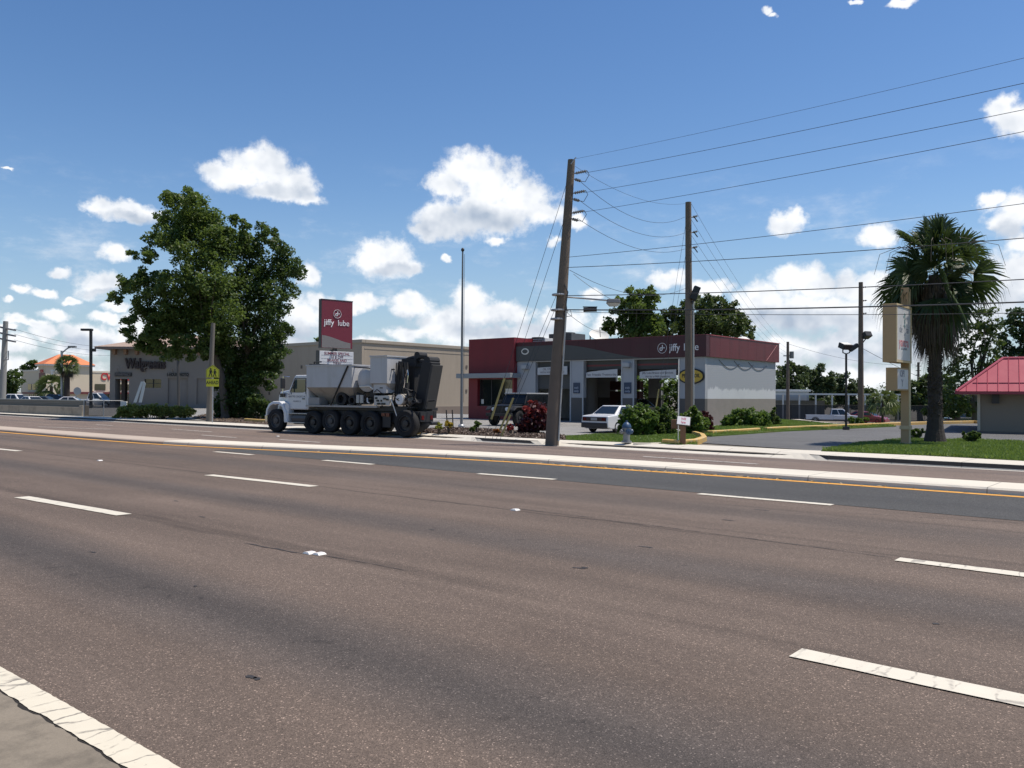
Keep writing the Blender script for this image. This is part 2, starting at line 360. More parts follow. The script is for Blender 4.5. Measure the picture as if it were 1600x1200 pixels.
# carriageway beyond the median, in a lighter base colour than the near lanes
asph2 = asphalt('pale_asphalt', (.165, .125, .102), bands=((18.4, .6, .10), (21.2, .6, .10)), speck=.3, patch=.14)
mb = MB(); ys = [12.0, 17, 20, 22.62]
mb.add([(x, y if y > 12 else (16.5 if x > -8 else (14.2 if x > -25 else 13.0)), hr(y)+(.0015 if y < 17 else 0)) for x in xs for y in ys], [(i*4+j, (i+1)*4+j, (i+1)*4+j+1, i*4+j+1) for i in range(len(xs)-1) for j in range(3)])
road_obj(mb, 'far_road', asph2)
# newer grey asphalt of the turn lane, with its taper
gray = asphalt('grey_asphalt', (.068, .067, .065), bands=((14.1, 1.0, .12),), speck=.45, patch=.10)
YL = [(-80, 15.75), (2.5, 15.75), (6.7, 15.66), (12.9, 15.38), (15.5, 15.0), (18, 14.45), (21, 13.72), (23.5, 13.2), (26, 12.84), (30, 12.66), (40, 12.5), (80, 12.4), (380, 12.4)]
def yn(s):
    for (a, b), (c, d) in zip(YL, YL[1:]):
        if a <= s <= c: return b+(d-b)*(s-a)/(c-a)
    return 12.4
mb = MB(); ss = [-80, -40, -10, 0, 2.5, 6.7, 10, 12.9, 15.5, 18, 20, 21.5]
lo = [12.74+.03*math.sin(s*1.7) for s in ss]
mb.add([(-s, l, .004) for s, l in zip(ss, lo)]+[(-s, max(yn(s)+.3, l+.05), .004) for s, l in zip(ss, lo)],
       [(i, i+1, len(ss)+i+1, len(ss)+i) for i in range(len(ss)-1)])
road_obj(mb, 'turn_lane', gray)
# painted lines
white = paint('white_road_paint', (.72, .66, .54), .55); whitef = paint('worn_white_paint', (.62, .58, .52), 1.0, (.13, .11, .10))
yellow = paint('yellow_road_paint', (.80, .38, .05), .35)
def strip(pts, wd, zo, mat, name):
    mb = MB(); n = len(pts); vs = []
    for (x, y) in pts: vs += [(x, y-wd/2, hr(y)+zo), (x, y+wd/2, hr(y)+zo)]
    mb.add(vs, [(2*i, 2*i+2, 2*i+3, 2*i+1) for i in range(n-1)]); return road_obj(mb, name, mat)
strip([(-s, n+.02) for s, n in YL], .21, .008, yellow, 'yellow_edge_line')
# ragged near edge line
mb = MB(); N = 240; vs = []
NX = [-380, -60, -30]+[-14+.035*i for i in range(460)]+[10, 40]; N = len(NX)-1
def rag(x): return .016*math.sin(x*9.1)*math.sin(x*3.3+1)+.012*math.sin(x*21.0+.5)+.008*math.sin(x*47)
for x in NX: vs += [(x, 1.722+rag(x)*.28+random.uniform(-.003, .003), .008), (x, 1.868+random.uniform(-.0025, .0025), .008)]
mb.add(vs, [(2*i, 2*i+2, 2*i+3, 2*i+1) for i in range(N)])
edgep = paint('thick_edge_paint', (.72, .65, .51), .75); road_obj(mb, 'edge_line', edgep)
def dash(a, b, wd, mat, far=False):
    pa, pb = (GF(*a), GF(*b)) if far else (G(*a), G(*b))
    (s0, n0), (s1, n1) = SN(pa), SN(pb)
    d = math.hypot(s1-s0, n1-n0); k = max(2, int(d/.35)); mb = MB(); vs = []
    for i in range(k+1):
        q = i/k; s = s0+(s1-s0)*q; n = n0+(n1-n0)*q; e = random.uniform(-.008, .008) if not far else 0
        vs += [(-s, n-wd/2+e, hr(n)+.008), (-s, n+wd/2+random.uniform(-.006, .006), hr(n)+.008)]
    mb.add(vs, [(2*i, 2*i+2, 2*i+3, 2*i+1) for i in range(k)]); return road_obj(mb, 'lane_marking', mat)
for a, b in [((34, 777), (194, 805)), ((1243, 1021), (1700, 1117.5))]: dash(a, b, .21, white)
for a, b in [((-120, 690), (30, 705)), ((326, 742.5), (491, 760.5)), ((1402, 874.5), (1660, 906.5))]: dash(a, b, .21, white)
for a, b in [((336, 706), (394, 711)), ((506, 719.5), (583, 726)), ((747, 740.5), (867, 749.5)), ((1092, 772), (1301, 789.5)), ((1890, 839), (2200, 866))]: dash(a, b, .18, white)
for a, b in [((1005, 713.5), (1185, 725.5)), ((437, 687), (500, 691.5)), ((315, 680), (369, 684)), ((268, 670.5), (331, 675)), ((150, 663.5), (176, 665)), ((60, 667), (175, 671))]: dash(a, b, .12, whitef, True)
# raised median: new pale concrete, older tan concrete further left
mednew = concrete('pale_median_concrete', (.72, .66, .55), 3.0, .18, .006); medold = concrete('old_median_concrete', (.50, .41, .33), 4.5, .3, .008)
def median(s0, s1, mat, h=.105, wid=1.25):
    mb = MB(); ss = [s0]+[a for a, _ in YL if s0 < a < s1]+[s1]; rings = []
    fine = []
    for a, b in zip(ss, ss[1:]):
        k = max(1, int(min(abs(b-a), 60)/1.5)); fine += [a+(b-a)*i/k for i in range(k)]
    fine.append(s1)
    for s in fine:
        y = yn(s)+.2; x = -s; j = .012*math.sin(s*2.1)+.008*math.sin(s*5.3)
        rings.append([(x, y+j, -.06), (x, y+.02+j, h-.03), (x, y+.06+j, h), (x, y+wid-.05, h), (x, y+wid, h-.03), (x, y+wid+.01, -.09)])
    mb.loft(rings, 0, True); return road_obj(mb, 'median', mat)
median(-80, 25.2, mednew); median(25.22, 380, medold, .095)
# debris along the yellow line is part of the road: a few leaves and chips
mb = MB()
for _ in range(260):
    s = random.choice([random.gauss(8, 1.2), random.gauss(12, 1.4), random.uniform(-3, 20)]); y = yn(s)+.2-abs(random.gauss(0, .09)); q = random.uniform(.012, .04)
    X = tr(-s, y, .016) @ rot('Z', random.uniform(0, 6)) @ rot('X', random.uniform(-.4, .4)); mb.face([(-q, -q*.5, 0), (q, -q*.5, 0), (q*.7, q*.6, .006), (-q*.8, q*.5, .003)], 0, X)
o = road_obj(mb, 'leaf_litter', M('dry_litter', (.42, .30, .16), .8, .4, 30)); o['kind'] = 'stuff'
# near side: concrete gutter with a ragged broken edge, earth beyond
gut = concrete('stained_gutter_concrete', (.245, .205, .155), 2.6, .9, .004, 4.0)
mb = MB(); vs = []
for x in NX: vs += [(x, .2, .012), (x, 1.700+.006*math.sin(x*5.7)+.006*math.sin(x*13.1+2)*math.sin(x*2.2)+rag(x+3)*.35+random.uniform(-.004, .004), .014)]
mb.add(vs, [(2*i, 2*i+2, 2*i+3, 2*i+1) for i in range(N)])
road_obj(mb, 'gutter', gut)
mb = MB(); mb.add([(-380, 1.2, .002), (80, 1.2, .002), (80, 1.74, .004), (-380, 1.74, .004)], [(0, 1, 2, 3)])
road_obj(mb, 'gutter_joint', M('dark_joint', (.035, .03, .026), .95, .5, 40, bump=.8))
grassm = grassmat('lawn_ground', (.08, .135, .026), (.155, .22, .055), (.22, .20, .09))
mb = MB(); mb.add([(-400, -500, -.02), (400, -500, -.02), (400, 1.3, -.02), (-400, 1.3, -.02)], [(0, 1, 2, 3)])
road_obj(mb, 'near_verge', grassm)
# far ground to the horizon
mb = MB(); xs = [-5000, -400, -100, -60, -30, 0, 30, 80, 5000]; ys = [22.9, 30, 40, 50, 58, 66, 80, 120, 300, 6000]; q = len(ys)
mb.add([(x, y, gz(y)-.004) for x in xs for y in ys], [(i*q+j, (i+1)*q+j, (i+1)*q+j+1, i*q+j+1) for i in range(len(xs)-1) for j in range(q-1)])
road_obj(mb, 'ground', M('dusty_ground', (.17, .15, .125), .95, .35, .6, bump=.4, bscale=20))
mb = MB(); xs = [-15, 0, 20, 60, 160]; ys = [49.92, 58, 66, 80, 100, 135]; q = len(ys)
mb.add([(x, y, gz(y)+.012) for x in xs for y in ys], [(i*q+j, (i+1)*q+j, (i+1)*q+j+1, i*q+j+1) for i in range(len(xs)-1) for j in range(q-1)])
road_obj(mb, 'field', grassm)
# far kerb and sidewalk, with dropped aprons
swm = concrete('sidewalk_concrete', (.66, .61, .52), 1.6, .22, .007)
mb = MB(); st = []
def ap(s):
    f = lambda a, b: max(0, min(1, (s-a)/2.2+.5))*max(0, min(1, (b-s)/2.2+.5))
    return max(f(9.2, 17.0), f(21.6, 27.8))
s = -70
rings = []
while s < 380:
    k = ap(s); x = -s; j = .01*math.sin(s*1.9); K = 22.6
    rings.append([(x, 24.4, -.4), (x, K+j, -.4), (x, K+j, hr(K)+.004), (x, K+.05+.9*k+j, .045*(1-.25*k)), (x, K+.1+.95*k+j, .05), (x, 24.4, .05)])
    s += .3 if 0 < s < 60 else 5
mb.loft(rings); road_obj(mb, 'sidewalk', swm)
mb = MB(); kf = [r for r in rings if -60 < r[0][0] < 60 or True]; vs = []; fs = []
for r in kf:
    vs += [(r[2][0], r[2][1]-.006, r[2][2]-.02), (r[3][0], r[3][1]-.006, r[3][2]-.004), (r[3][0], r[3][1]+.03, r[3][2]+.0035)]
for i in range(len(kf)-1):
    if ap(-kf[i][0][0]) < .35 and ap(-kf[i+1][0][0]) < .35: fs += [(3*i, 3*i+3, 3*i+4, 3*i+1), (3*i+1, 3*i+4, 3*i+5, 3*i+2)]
mb.add(vs, fs); road_obj(mb, 'kerb', concrete('dark_kerb_face', (.060, .052, .046), 2.4, .6))  # near-black facing laid over the kerb front, left off at the aprons
mb = MB(); mb.add([(-380, 22.22, hr(22.22)+.004), (70, 22.22, hr(22.22)+.004), (70, 22.61, hr(22.61)+.004), (-380, 22.61, hr(22.61)+.004)], [(0, 1, 2, 3)])
road_obj(mb, 'gutter_strip', concrete('gutter_concrete', (.44, .40, .35), 3, .5))
# lots, drives and beds: sheets on the flat ground
lot1 = asphalt('old_lot_asphalt', (.235, .228, .215), speck=.2, patch=.12); lot2 = asphalt('dark_drive_asphalt', (.112, .112, .112), speck=.3, patch=.14)
def sheet(name, px, z, mat, sn=False, kind='structure'):
    pts = [RN(a, b, z) for a, b in px] if sn else [G(a, b, z) for a, b in px]
    mb = MB(); mb.face([(SN(p)[0]*-1, SN(p)[1], z) for p in pts]); o = road_obj(mb, name, mat); o['kind'] = kind; return o
sheet('parking_lot', [(14.5, 24.39), (34.5, 24.39), (36, 33), (36, 49.9), (14.5, 49.9)], .012, lot1, True)
sheet('drugstore_lot', [(38, 26), (120, 26), (120, 49.9), (36.2, 49.9), (36.2, 33)], .012, lot1, True)
drive_px = [(1075, 690.6), (1288, 704.6), (1310, 697), (1390, 687), (1500, 686), (1640, 694), (1720, 690), (1700, 672), (1600, 665), (1522, 661.5), (1400, 664.5), (1240, 671.5), (1165, 676), (1112, 679.5), (1086, 680.5)]
drv = sheet('driveway', drive_px, .02, lot2)
# kerbs (yellow painted) beside the driveway
kerby = paint('yellow_kerb_paint', (.62, .40, .12), .9, (.45, .42, .36)); kerbc = concrete('kerb_concrete', (.55, .50, .42), 2.5, .3)
def kerb(px, mat, w=.20, h=.19, z0=.0, name='kerb', sn=False):
    pts = [RN(a, b) for a, b in px] if sn else [G(a, b, z0) for a, b in px]; mb = MB(); rings = []
    P_ = []
    for a, b in zip(pts, pts[1:]):
        k = max(1, int((b-a).length/.5)); P_ += [a.lerp(b, i/k) for i in range(k)]
    P_.append(pts[-1])
    for i, p in enumerate(P_):
        d = (P_[min(i+1, len(P_)-1)]-P_[max(i-1, 0)]); d.z = 0; d.normalize(); n = Vector((-d.y, d.x, 0))
        rings.append([tuple(p-n*w/2+Vector((0, 0, -.1))), tuple(p-n*w/2+Vector((0, 0, h-.02))), tuple(p-n*(w/2-.03)+Vector((0, 0, h))), tuple(p+n*(w/2-.02)+Vector((0, 0, h))), tuple(p+n*w/2+Vector((0, 0, -.1)))])
    mb.loft(rings); o = mb.build(name, mat); o['kind'] = 'structure'; return o
kerb([(1038, 695), (1060, 697), (1088, 694.5), (1100, 690), (1097, 685), (1084, 681), (1090, 679.5), (1112, 680), (1165, 676.6), (1185, 675)], kerby)
kerb([(1196, 674.4), (1212, 673.3), (1225, 672.5), (1245, 671.8), (1400, 665.2), (1460, 663.3)], kerby)
kerb([(1462, 663.2), (1522, 662), (1600, 665.5), (1690, 671)], kerby)
kerb([(990, 695.5), (1015, 696), (1036, 695)], kerbc, h=.08)
# lawns and beds
def bed(name, px, mat, z=.10):
    pts = [G(a, b, z) for a, b in px]; mb = MB(); mb.prism_z([(p.x, p.y) for p in pts], -.05, z)
    o = mb.build(name, mat); o['kind'] = 'structure'; return pts
lawn_mid = bed('lawn', [(884, 686.6), (880, 681.5), (940, 679), (985, 677), (1040, 672), (1080, 676), (1085, 680), (1096, 685), (1099, 689), (1085, 693), (1060, 694.2), (1036, 692.6)], grassm, .07)
lawn_side = bed('lawn', [(1088, 679.5), (1112, 680), (1165, 676.5), (1225, 672.3), (1330, 668), (1400, 665), (1390, 663.6), (1310, 663.2), (1236, 657), (1205, 655), (1130, 664), (1080, 670)], grassm, .08)
island = bed('lawn', [(1283, 704), (1313, 697), (1392, 687.5), (1500, 686.5), (1640, 693.5), (1760, 703), (1760, 731), (1600, 719), (1440, 710.5)], grassm, .07)
mulchm = M('mulch_ground', (.085, .058, .045), .95, .5, 30, bump=1, bscale=60)
mulch_b = bed('planting_bed', [(657, 675.5), (660, 671), (700, 668.5), (760, 670.5), (830, 675), (882, 681), (884, 686.6)], mulchm, .07)
treebed = bed('planting_bed', [(333, 657.5), (300, 652), (330, 645), (420, 647), (450, 655), (445, 665), (420, 663.5), (385, 661.5)], mulchm, .06)
kerb([(384, 659), (404, 660.5), (425, 661.5)], kerby)
kerb([(654, 679), (656, 673), (662, 670)], kerby, .2)
path = sheet('path', [(1235, 655.0), (1262, 657), (1300, 661.5), (1312, 662), (1275, 658), (1250, 655.0)], .1, concrete('path_concrete', (.6, .55, .45), 1.5))
def inpoly(pts, n):
    xy = np.array([(p.x, p.y) for p in pts]); lo, hi = xy.min(0), xy.max(0); out = []
    while sum(map(len, out)) < n:
        q = rng.uniform(lo, hi, (n*2, 2)); ins = np.zeros(len(q), bool); j = len(xy)-1
        for i in range(len(xy)):
            c = ((xy[i, 1] > q[:, 1]) != (xy[j, 1] > q[:, 1])) & (q[:, 0] < (xy[j, 0]-xy[i, 0])*(q[:, 1]-xy[i, 1])/(xy[j, 1]-xy[i, 1]+1e-12)+xy[i, 0])
            ins ^= c; j = i
        out.append(q[ins])
    return np.concatenate(out)[:n]
def blades(name, pts, n, h, z, mat, wd=.012):
    q = inpoly(pts, n); a = rng.uniform(0, 2*np.pi, n); hh = h*rng.uniform(.4, 1.25, n)*(0.7+.5*np.sin(q[:, 0]*2.3)*np.sin(q[:, 1]*1.9)**2)
    dx, dy = np.cos(a)*wd, np.sin(a)*wd; lx, ly = rng.normal(0, .45, n)*hh, rng.normal(0, .45, n)*hh
    v = np.empty((n, 4, 3)); v[:, 0] = np.c_[q[:, 0]-dx, q[:, 1]-dy, np.full(n, z)]; v[:, 1] = np.c_[q[:, 0]+dx, q[:, 1]+dy, np.full(n, z)]
    v[:, 2] = np.c_[q[:, 0]+dx*.3+lx, q[:, 1]+dy*.3+ly, z+hh]; v[:, 3] = np.c_[q[:, 0]-dx*.3+lx, q[:, 1]-dy*.3+ly, z+hh]
    o = raw(name, v.reshape(-1, 3), np.arange(n*4).reshape(n, 4), mat); o['kind'] = 'stuff'; return o
gm = leafmat('grass_blades', (.085, .145, .028), (.18, .26, .065), .4)
blades('grass', lawn_mid, 26000, .07, .07, gm); blades('grass', island, 70000, .09, .07, gm); blades('grass', lawn_side, 30000, .09, .08, gm)
def chips(name, pts, n, z, mat, s=.05):
    q = inpoly(pts, n); c = np.c_[q, z+rng.uniform(.0, .05, n)]; v, f = leafquads(c, s, .8, .45, .6); o = raw(name, v, f, mat); o['kind'] = 'stuff'
chips('mulch', mulch_b, 14000, .075, leafmat('mulch_chips', (.045, .028, .02), (.21, .15, .115), 0.0), .075)
chips('fallen_leaves', treebed, 2500, .06, leafmat('dry_leaves', (.05, .035, .02), (.20, .14, .08), 0.0), .09)
# scuffs, patches and hairline cracks in the asphalt
scm = M('asphalt_scuff', (.030, .027, .026), .7, .3, 20); 
def scuff(px, py, L, wd):
    p = GF(px, py); mb = MB(); n = 14; mb.face([(L/2*math.cos(a)*random.uniform(.6, 1.1), wd/2*math.sin(a)*random.uniform(.5, 1.2), 0) for a in [2*math.pi*k/n for k in range(n)]])
    o = mb.build('asphalt_scuff', scm); o.location = (p.x, p.y, p.z+.003); o.rotation_euler = (0, 0, ROT+random.uniform(-.2, .2)); o['kind'] = 'structure'
for a in ((392, 1058, .09, .05), (402, 1061, .07, .04), (905, 888, .16, .05), (913, 887, .1, .04), (1010, 855, .2, .05), (305, 916, .06, .03), (675, 828, .14, .03), (1138, 813, .2, .05), (1190, 797, .25, .04), (1462, 975, .06, .05), (275, 783, .2, .05), (316, 808, .18, .04)): scuff(*a)
def crack(a, b, wd):
    A_, B_ = GF(*a), GF(*b); L = (B_-A_).length; n = max(6, int(L/.09)); d = (B_-A_).normalized(); nr = Vector((-d.y, d.x, 0)); mb = MB(); vs = []; off = 0
    for i in range(n+1):
        off = off*.8+random.uniform(-.012, .012); p = A_.lerp(B_, i/n)+nr*off; w__ = wd*random.uniform(.25, 1)*(1 if 0 < i < n else .1); vs += [tuple(p-nr*w__/2+Vector((0, 0, .0035))), tuple(p+nr*w__/2+Vector((0, 0, .0035)))]
    mb.add(vs, [(2*i, 2*i+2, 2*i+3, 2*i+1) for i in range(n)]); o = mb.build('asphalt_crack', scm); o['kind'] = 'structure'
for a, b, wd in (((380, 849), (478, 866), .035), ((505, 868), (640, 893), .02), ((800, 794), (1100, 832), .022), ((1100, 832), (1398, 872), .018), ((1300, 800), (1600, 818), .018), ((140, 862), (150, 864), .03)): crack(a, b, wd)
# raised pavement markers
rm = M('marker_white', (.75, .72, .68), .35); rr = M('marker_red', (.55, .04, .03), .3)
def marker(px, py, label, group=None, red=False):
    p = GF(px, py); mb = MB(); mb.loft([[(-.055, -.05, 0), (.055, -.05, 0), (.055, .05, 0), (-.055, .05, 0)], [(-.03, -.042, .018), (.03, -.042, .018), (.03, .042, .018), (-.03, .042, .018)]])
    o = mb.build('road_marker', [rm]); o.location = (p.x, p.y, p.z+.003); o.rotation_euler = (0, 0, ROT); tag(o, label, 'road marker', group)
    if red:
        mb = MB(); mb.face([(-.0575, -.046, .003), (-.0575, .046, .003), (-.022, .04, .0192), (-.022, -.04, .0192)]); mb.build('reflector', rr, o)
marker(484, 865, 'white raised road marker with a red face, left one of a close pair', 'road markers', True)
marker(499, 866.5, 'white raised road marker without red, right one of a close pair', 'road markers', True)
marker(805, 797.5, 'small white pavement marker alone in the middle of the brown road', 'road markers')
marker(156, 720, 'small pale pavement marker on the road toward the left, above the first lane dash', 'road markers')
marker(434, 672.8+9, 'tiny pale marker on the far lanes in front of the mixer truck cab', 'road markers')
# ================================================================ BUILDINGS
redp = streaky('lube_red_paint', (.19, .014, .022), (.12, .012, .018), .55, .6, 2.2); redd = M('lube_maroon_fascia', (.060, .008, .015), .5, .15, 1.5, grime=.2)
greyp = M('lube_grey_paint', (.08, .08, .078), .7, .1, 2, grime=.2); whitep = M('lube_white_paint', (.37, .38, .405), .65, .06, 1.5, grime=.08)
baseg = M('lube_base_grey', (.105, .098, .093), .75, .1, 2.5, bump=.2, grime=.25)
glass = M('dark_glass', (.012, .016, .018), .06, .2, 1, spec=.8); steel = M('pale_steel', (.38, .39, .41), .4, .1, 5)
darkm = M('dark_metal', (.03, .03, .033), .5, .2, 8); wtext = M('white_lettering', (.78, .76, .78), .5, .03); offw = M('off_white', (.70, .68, .63), .6, .08, 4)
black = M('black_paint', (.012, .012, .013), .5, .2, 6); ambery = M('sign_yellow', (.55, .36, .04), .45, .06, 4); bluep = M('plaque_blue', (.03, .048, .09), .5, .1, 5)
greytrim = M('grey_trim', (.27, .29, .31), .5, .08, 4); floorc = concrete('shop_floor_concrete', (.16, .155, .145), 0, .5)
LUBE = Vector((10.4, 45.5, 0)); W_ = 13.15; DP = 9.4; HB = 3.73; GB = 1.46
lube = thing('service_garage', 'single storey oil change garage with maroon fascia, grey walls and three open bays', 'garage', LUBE, ROT)
bays = [(1.61, 4.44), (5.31, 7.97), (8.97, 11.64)]
def wallpart(name, x0, x1, y0, y1, z0, z1, parent=lube):
    mb = MB()
    if z0 < GB: mb.box(x0, x1, y0, y1, z0, min(GB, z1), 0)
    if z1 > GB: mb.box(x0, x1, y0, y1, max(GB, z0), z1, 1)
    return mb
def multi(name, boxes, parent):
    mb = MB()
    for b in boxes:
        t_ = wallpart('', *b); mb.add(t_.v, t_.f); mb.m[-len(t_.f):] = t_.m
    return mb.build(name, [baseg, whitep], parent, label=None)
HZ = 3.67
edges = [0.0, 1.61, 4.44, 5.31, 7.97, 8.97, 11.64, 13.15]
fb = [(-edges[i+1], -edges[i], 0, .28, -.5, HB) for i in (0, 2, 4, 6)]+[(-b, -a, 0, .28, HZ, HB) for a, b in bays]
multi('front_wall', fb, lube)
# side wall: white paint stops raggedly above the grey base, a patch of fresh paint shows
m = bpy.data.materials.new('side_wall_paint'); m.use_nodes = True; t = NT(m.node_tree); tc = t.new('ShaderNodeTexCoord'); v = tc.outputs['Object']
s_ = t.new('ShaderNodeSeparateXYZ'); t.link(v, s_.inputs[0])
rag = t.math('MULTIPLY_ADD', t.noise(t.vmath('MULTIPLY', v, (1, 1, .25)), 2.6, 6, .7), .9, 1.55)
fresh = t.mr(t.math('SUBTRACT', s_.outputs[2], rag), -.05, .06, 1, 0)
c = t.mix(fresh, (.33, .345, .375), (.55, .56, .58)); c = t.mix(t.mr(t.noise(v, .8, 6, .65), .5, .8, 0, .25), c, (.33, .35, .38))
base = t.mr(t.math('SUBTRACT', s_.outputs[2], GB), -.005, .005, 1, 0)
bcol = t.mix(t.noise(t.vmath('MULTIPLY', v, (1, 1, 2)), 1.6, 7, .7), (.20, .18, .165), (.31, .275, .25)); c = t.mix(base, c, bcol)
bs = t.new('ShaderNodeBsdfPrincipled'); t.link(c, bs.inputs['Base Color']); bs.inputs['Roughness'].default_value = .8
bp = t.new('ShaderNodeBump'); bp.inputs['Strength'].default_value = .25; bp.inputs['Distance'].default_value = .02
bk = t.new('ShaderNodeTexBrick'); bk.inputs['Scale'].default_value = 2.5; t.link(t.comb(s_.outputs[1], s_.outputs[2]), bk.inputs['Vector'])
t.link(bk.outputs['Fac'], bp.inputs['Height']); bp.invert = True; t.link(bp.outputs[0], bs.inputs['Normal'])
o = t.new('ShaderNodeOutputMaterial'); t.link(bs.outputs[0], o.inputs[0])
MB().box(-.28, 0.002, .282, DP, -.6, HB).build('side_wall', m, lube)
multi('side_wall', [(-17.1, -16.85, .3, DP, -.6, HB)], lube)
back = [(0, 1.2), (4.0, 5.31), (7.97, 8.97), (11.64, 17.1)]
for a, b in back: multi('rear_wall', [(-b+(.26 if b > 17 else 0), -a-(.29 if a == 0 else 0), DP-.25, DP+.01, -.6, HB)], lube)
MB().box(-4.0, -1.2, DP-.24, DP, 3.0, HB).box(-7.97, -5.31, DP-.24, DP, 3.0, HB).box(-11.64, -8.97, DP-.24, DP, 3.0, HB).build('rear_lintel', whitep, lube)
MB().box(-16.9, -.25, .2, DP-.2, -.02, .03).build('floor', floorc, lube)
MB().box(-17.05, -.05, .05, DP-.05, HB+.012, HB+.25).build('roof', M('roof_membrane', (.42, .41, .39), .8, .1, 2, grime=.4), lube)
# inside partition between office and bays, work shelves
MB().box(-13.4, -13.15, .3, DP-.26, -.02, HB).build('partition', whitep, lube)
MB().box(-11.5, -9.1, 8.2, 8.7, .03, 1.9).box(-11.5, -9.1, 8.2, 8.7, 2.0, 2.6).build('storage_shelf', M('tool_red', (.10, .03, .03), .5, .3, 6), lube)
# fascia: maroon band with a grey swoosh growing to the left
FX0, FX1, FZ0, FZ1 = -13.15, .12, HB, 4.9
def swoosh(x):  # z of the maroon/grey border on the front
    a = max(0, min(1, (x+9.9)/6.8)); return FZ1-.22-(FZ1-.22-FZ0)*(a*a*(3-2*a))
N = 60; mb = MB()
mb.box(FX0, FX1, -.12, .3, FZ0+.004, FZ1, 0)
front = mb.build('fascia', [redd], lube)
mb = MB()
for i in range(N):
    x0, x1 = FX0+.002+(FX1-3.0-FX0)*i/N, FX0+.002+(FX1-3.0-FX0)*(i+1)/N; a, b = swoosh(x0), swoosh(x1)
    if a > FZ0+.02: mb.face([(x0, -.125, FZ0+.006), (x1, -.125, FZ0+.006), (x1, -.125, max(b, FZ0+.006)), (x0, -.125, a)])
mb.build('swoosh_band', greyp, front)
for i in range(1, 11): x = FX0+i*1.22; MB().box(x-.006, x+.006, -.127, -.1265, max(FZ0+.02, swoosh(x)), FZ1-.01).build('panel_joint', M('joint_dark', (.02, .006, .008), .7), front)
MB().box(FX0, FX1+.01, -.14, .3, FZ1, FZ1+.035).build('cap_flashing', M('maroon_cap', (.16, .02, .035), .4), front)
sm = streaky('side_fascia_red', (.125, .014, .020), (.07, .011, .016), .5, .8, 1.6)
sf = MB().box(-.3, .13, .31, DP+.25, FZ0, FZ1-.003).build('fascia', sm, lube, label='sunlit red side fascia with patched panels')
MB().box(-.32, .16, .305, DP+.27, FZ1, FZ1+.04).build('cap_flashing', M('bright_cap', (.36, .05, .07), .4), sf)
for i in range(1, 8): y = .3+i*1.2; MB().box(.1305, .132, y-.006, y+.006, FZ0+.02, FZ1-.03).build('panel_joint', M('joint_dark'), sf)
mb = MB(); mb.tube([(.135, DP-1.7, FZ0+.05), (.135, DP-.1, FZ1-.1)], .015, 5).build('brace', M('pale_red', (.45, .2, .2), .5), sf)
MB().box(-17.1, FX0-.005, DP-.05, DP+.24, FZ0, FZ1).box(-17.1, -16.85, .3, DP-.05, FZ0+.01, FZ1).box(FX0, -.31, DP-.05, DP+.24, FZ0, FZ1-.006).build('fascia', redd, lube)
# red entrance block
bx0, bx1 = -17.1, -13.16; T = 5.27
mb = MB(); wx0, wx1, wz0, wz1 = -16.3, -13.3, .86, 2.62
for b in [(bx0, wx0, -.5, T), (wx1, bx1, -.5, T), (wx0, wx1, wz1, T), (wx0, wx1, -.5, wz0)]: mb.box(b[0], b[1], -.3, .25, b[2], b[3])
mb.box(bx0, bx0+.25, .26, 3.2, HB+.3, T).box(bx1-.25, bx1, .26, 3.2, HB+.3, T)
rb = mb.build('entrance_block', redp, lube)
wn_ = MB().box(wx0, wx1, -.02, .02, wz0, wz1).build('window', glass, lube)
mb = MB(); fr = .05
for x in (wx0, -15.3, -14.3, wx1-fr): mb.box(x, x+fr, -.06, -.022, wz0, wz1)
mb.box(wx0+fr, wx1-fr, -.055, -.021, wz0, wz0+fr).box(wx0+fr, wx1-fr, -.055, -.021, wz1-fr, wz1)
mb.build('frame', darkm, wn_)
MB().box(-14.1, -13.45, -.024, -.021, 1.6, 2.0).build('poster', offw, wn_); MB().box(-16.2, -15.98, -.026, -.021, 1.0, 1.3).build('notice', offw, wn_)
MB().box(-17.55, -12.85, -1.05, -.31, 2.68, 2.98).box(-13.1, -12.85, -.31, -.005, 2.68, 2.98).build('canopy', greytrim, lube, bevel=.02)
# bay frames and header strips
for a, b in bays:
    mb = MB(); mb.box(-a-.002, -a+.09, -.03, -.002, -.02, HZ).box(-b-.09, -b+.002, -.03, -.002, -.02, HZ).box(-b-.09, -a+.09, -.035, -.003, HZ, HZ+.05)
    fr_ = mb.build('bay_frame', steel, lube)
    MB().box(-b+.02, -a-.02, .30, .42, HZ-.55, HZ).build('raised_door', M('door_panel_grey', (.05, .05, .052), .5, .15, 3), lube)
    MB().box(-b+.05, -a-.05, .296, .299, HZ-.34, HZ-.24).build('door_stripe', M('door_stripe_red', (.18, .03, .035), .5), lube)
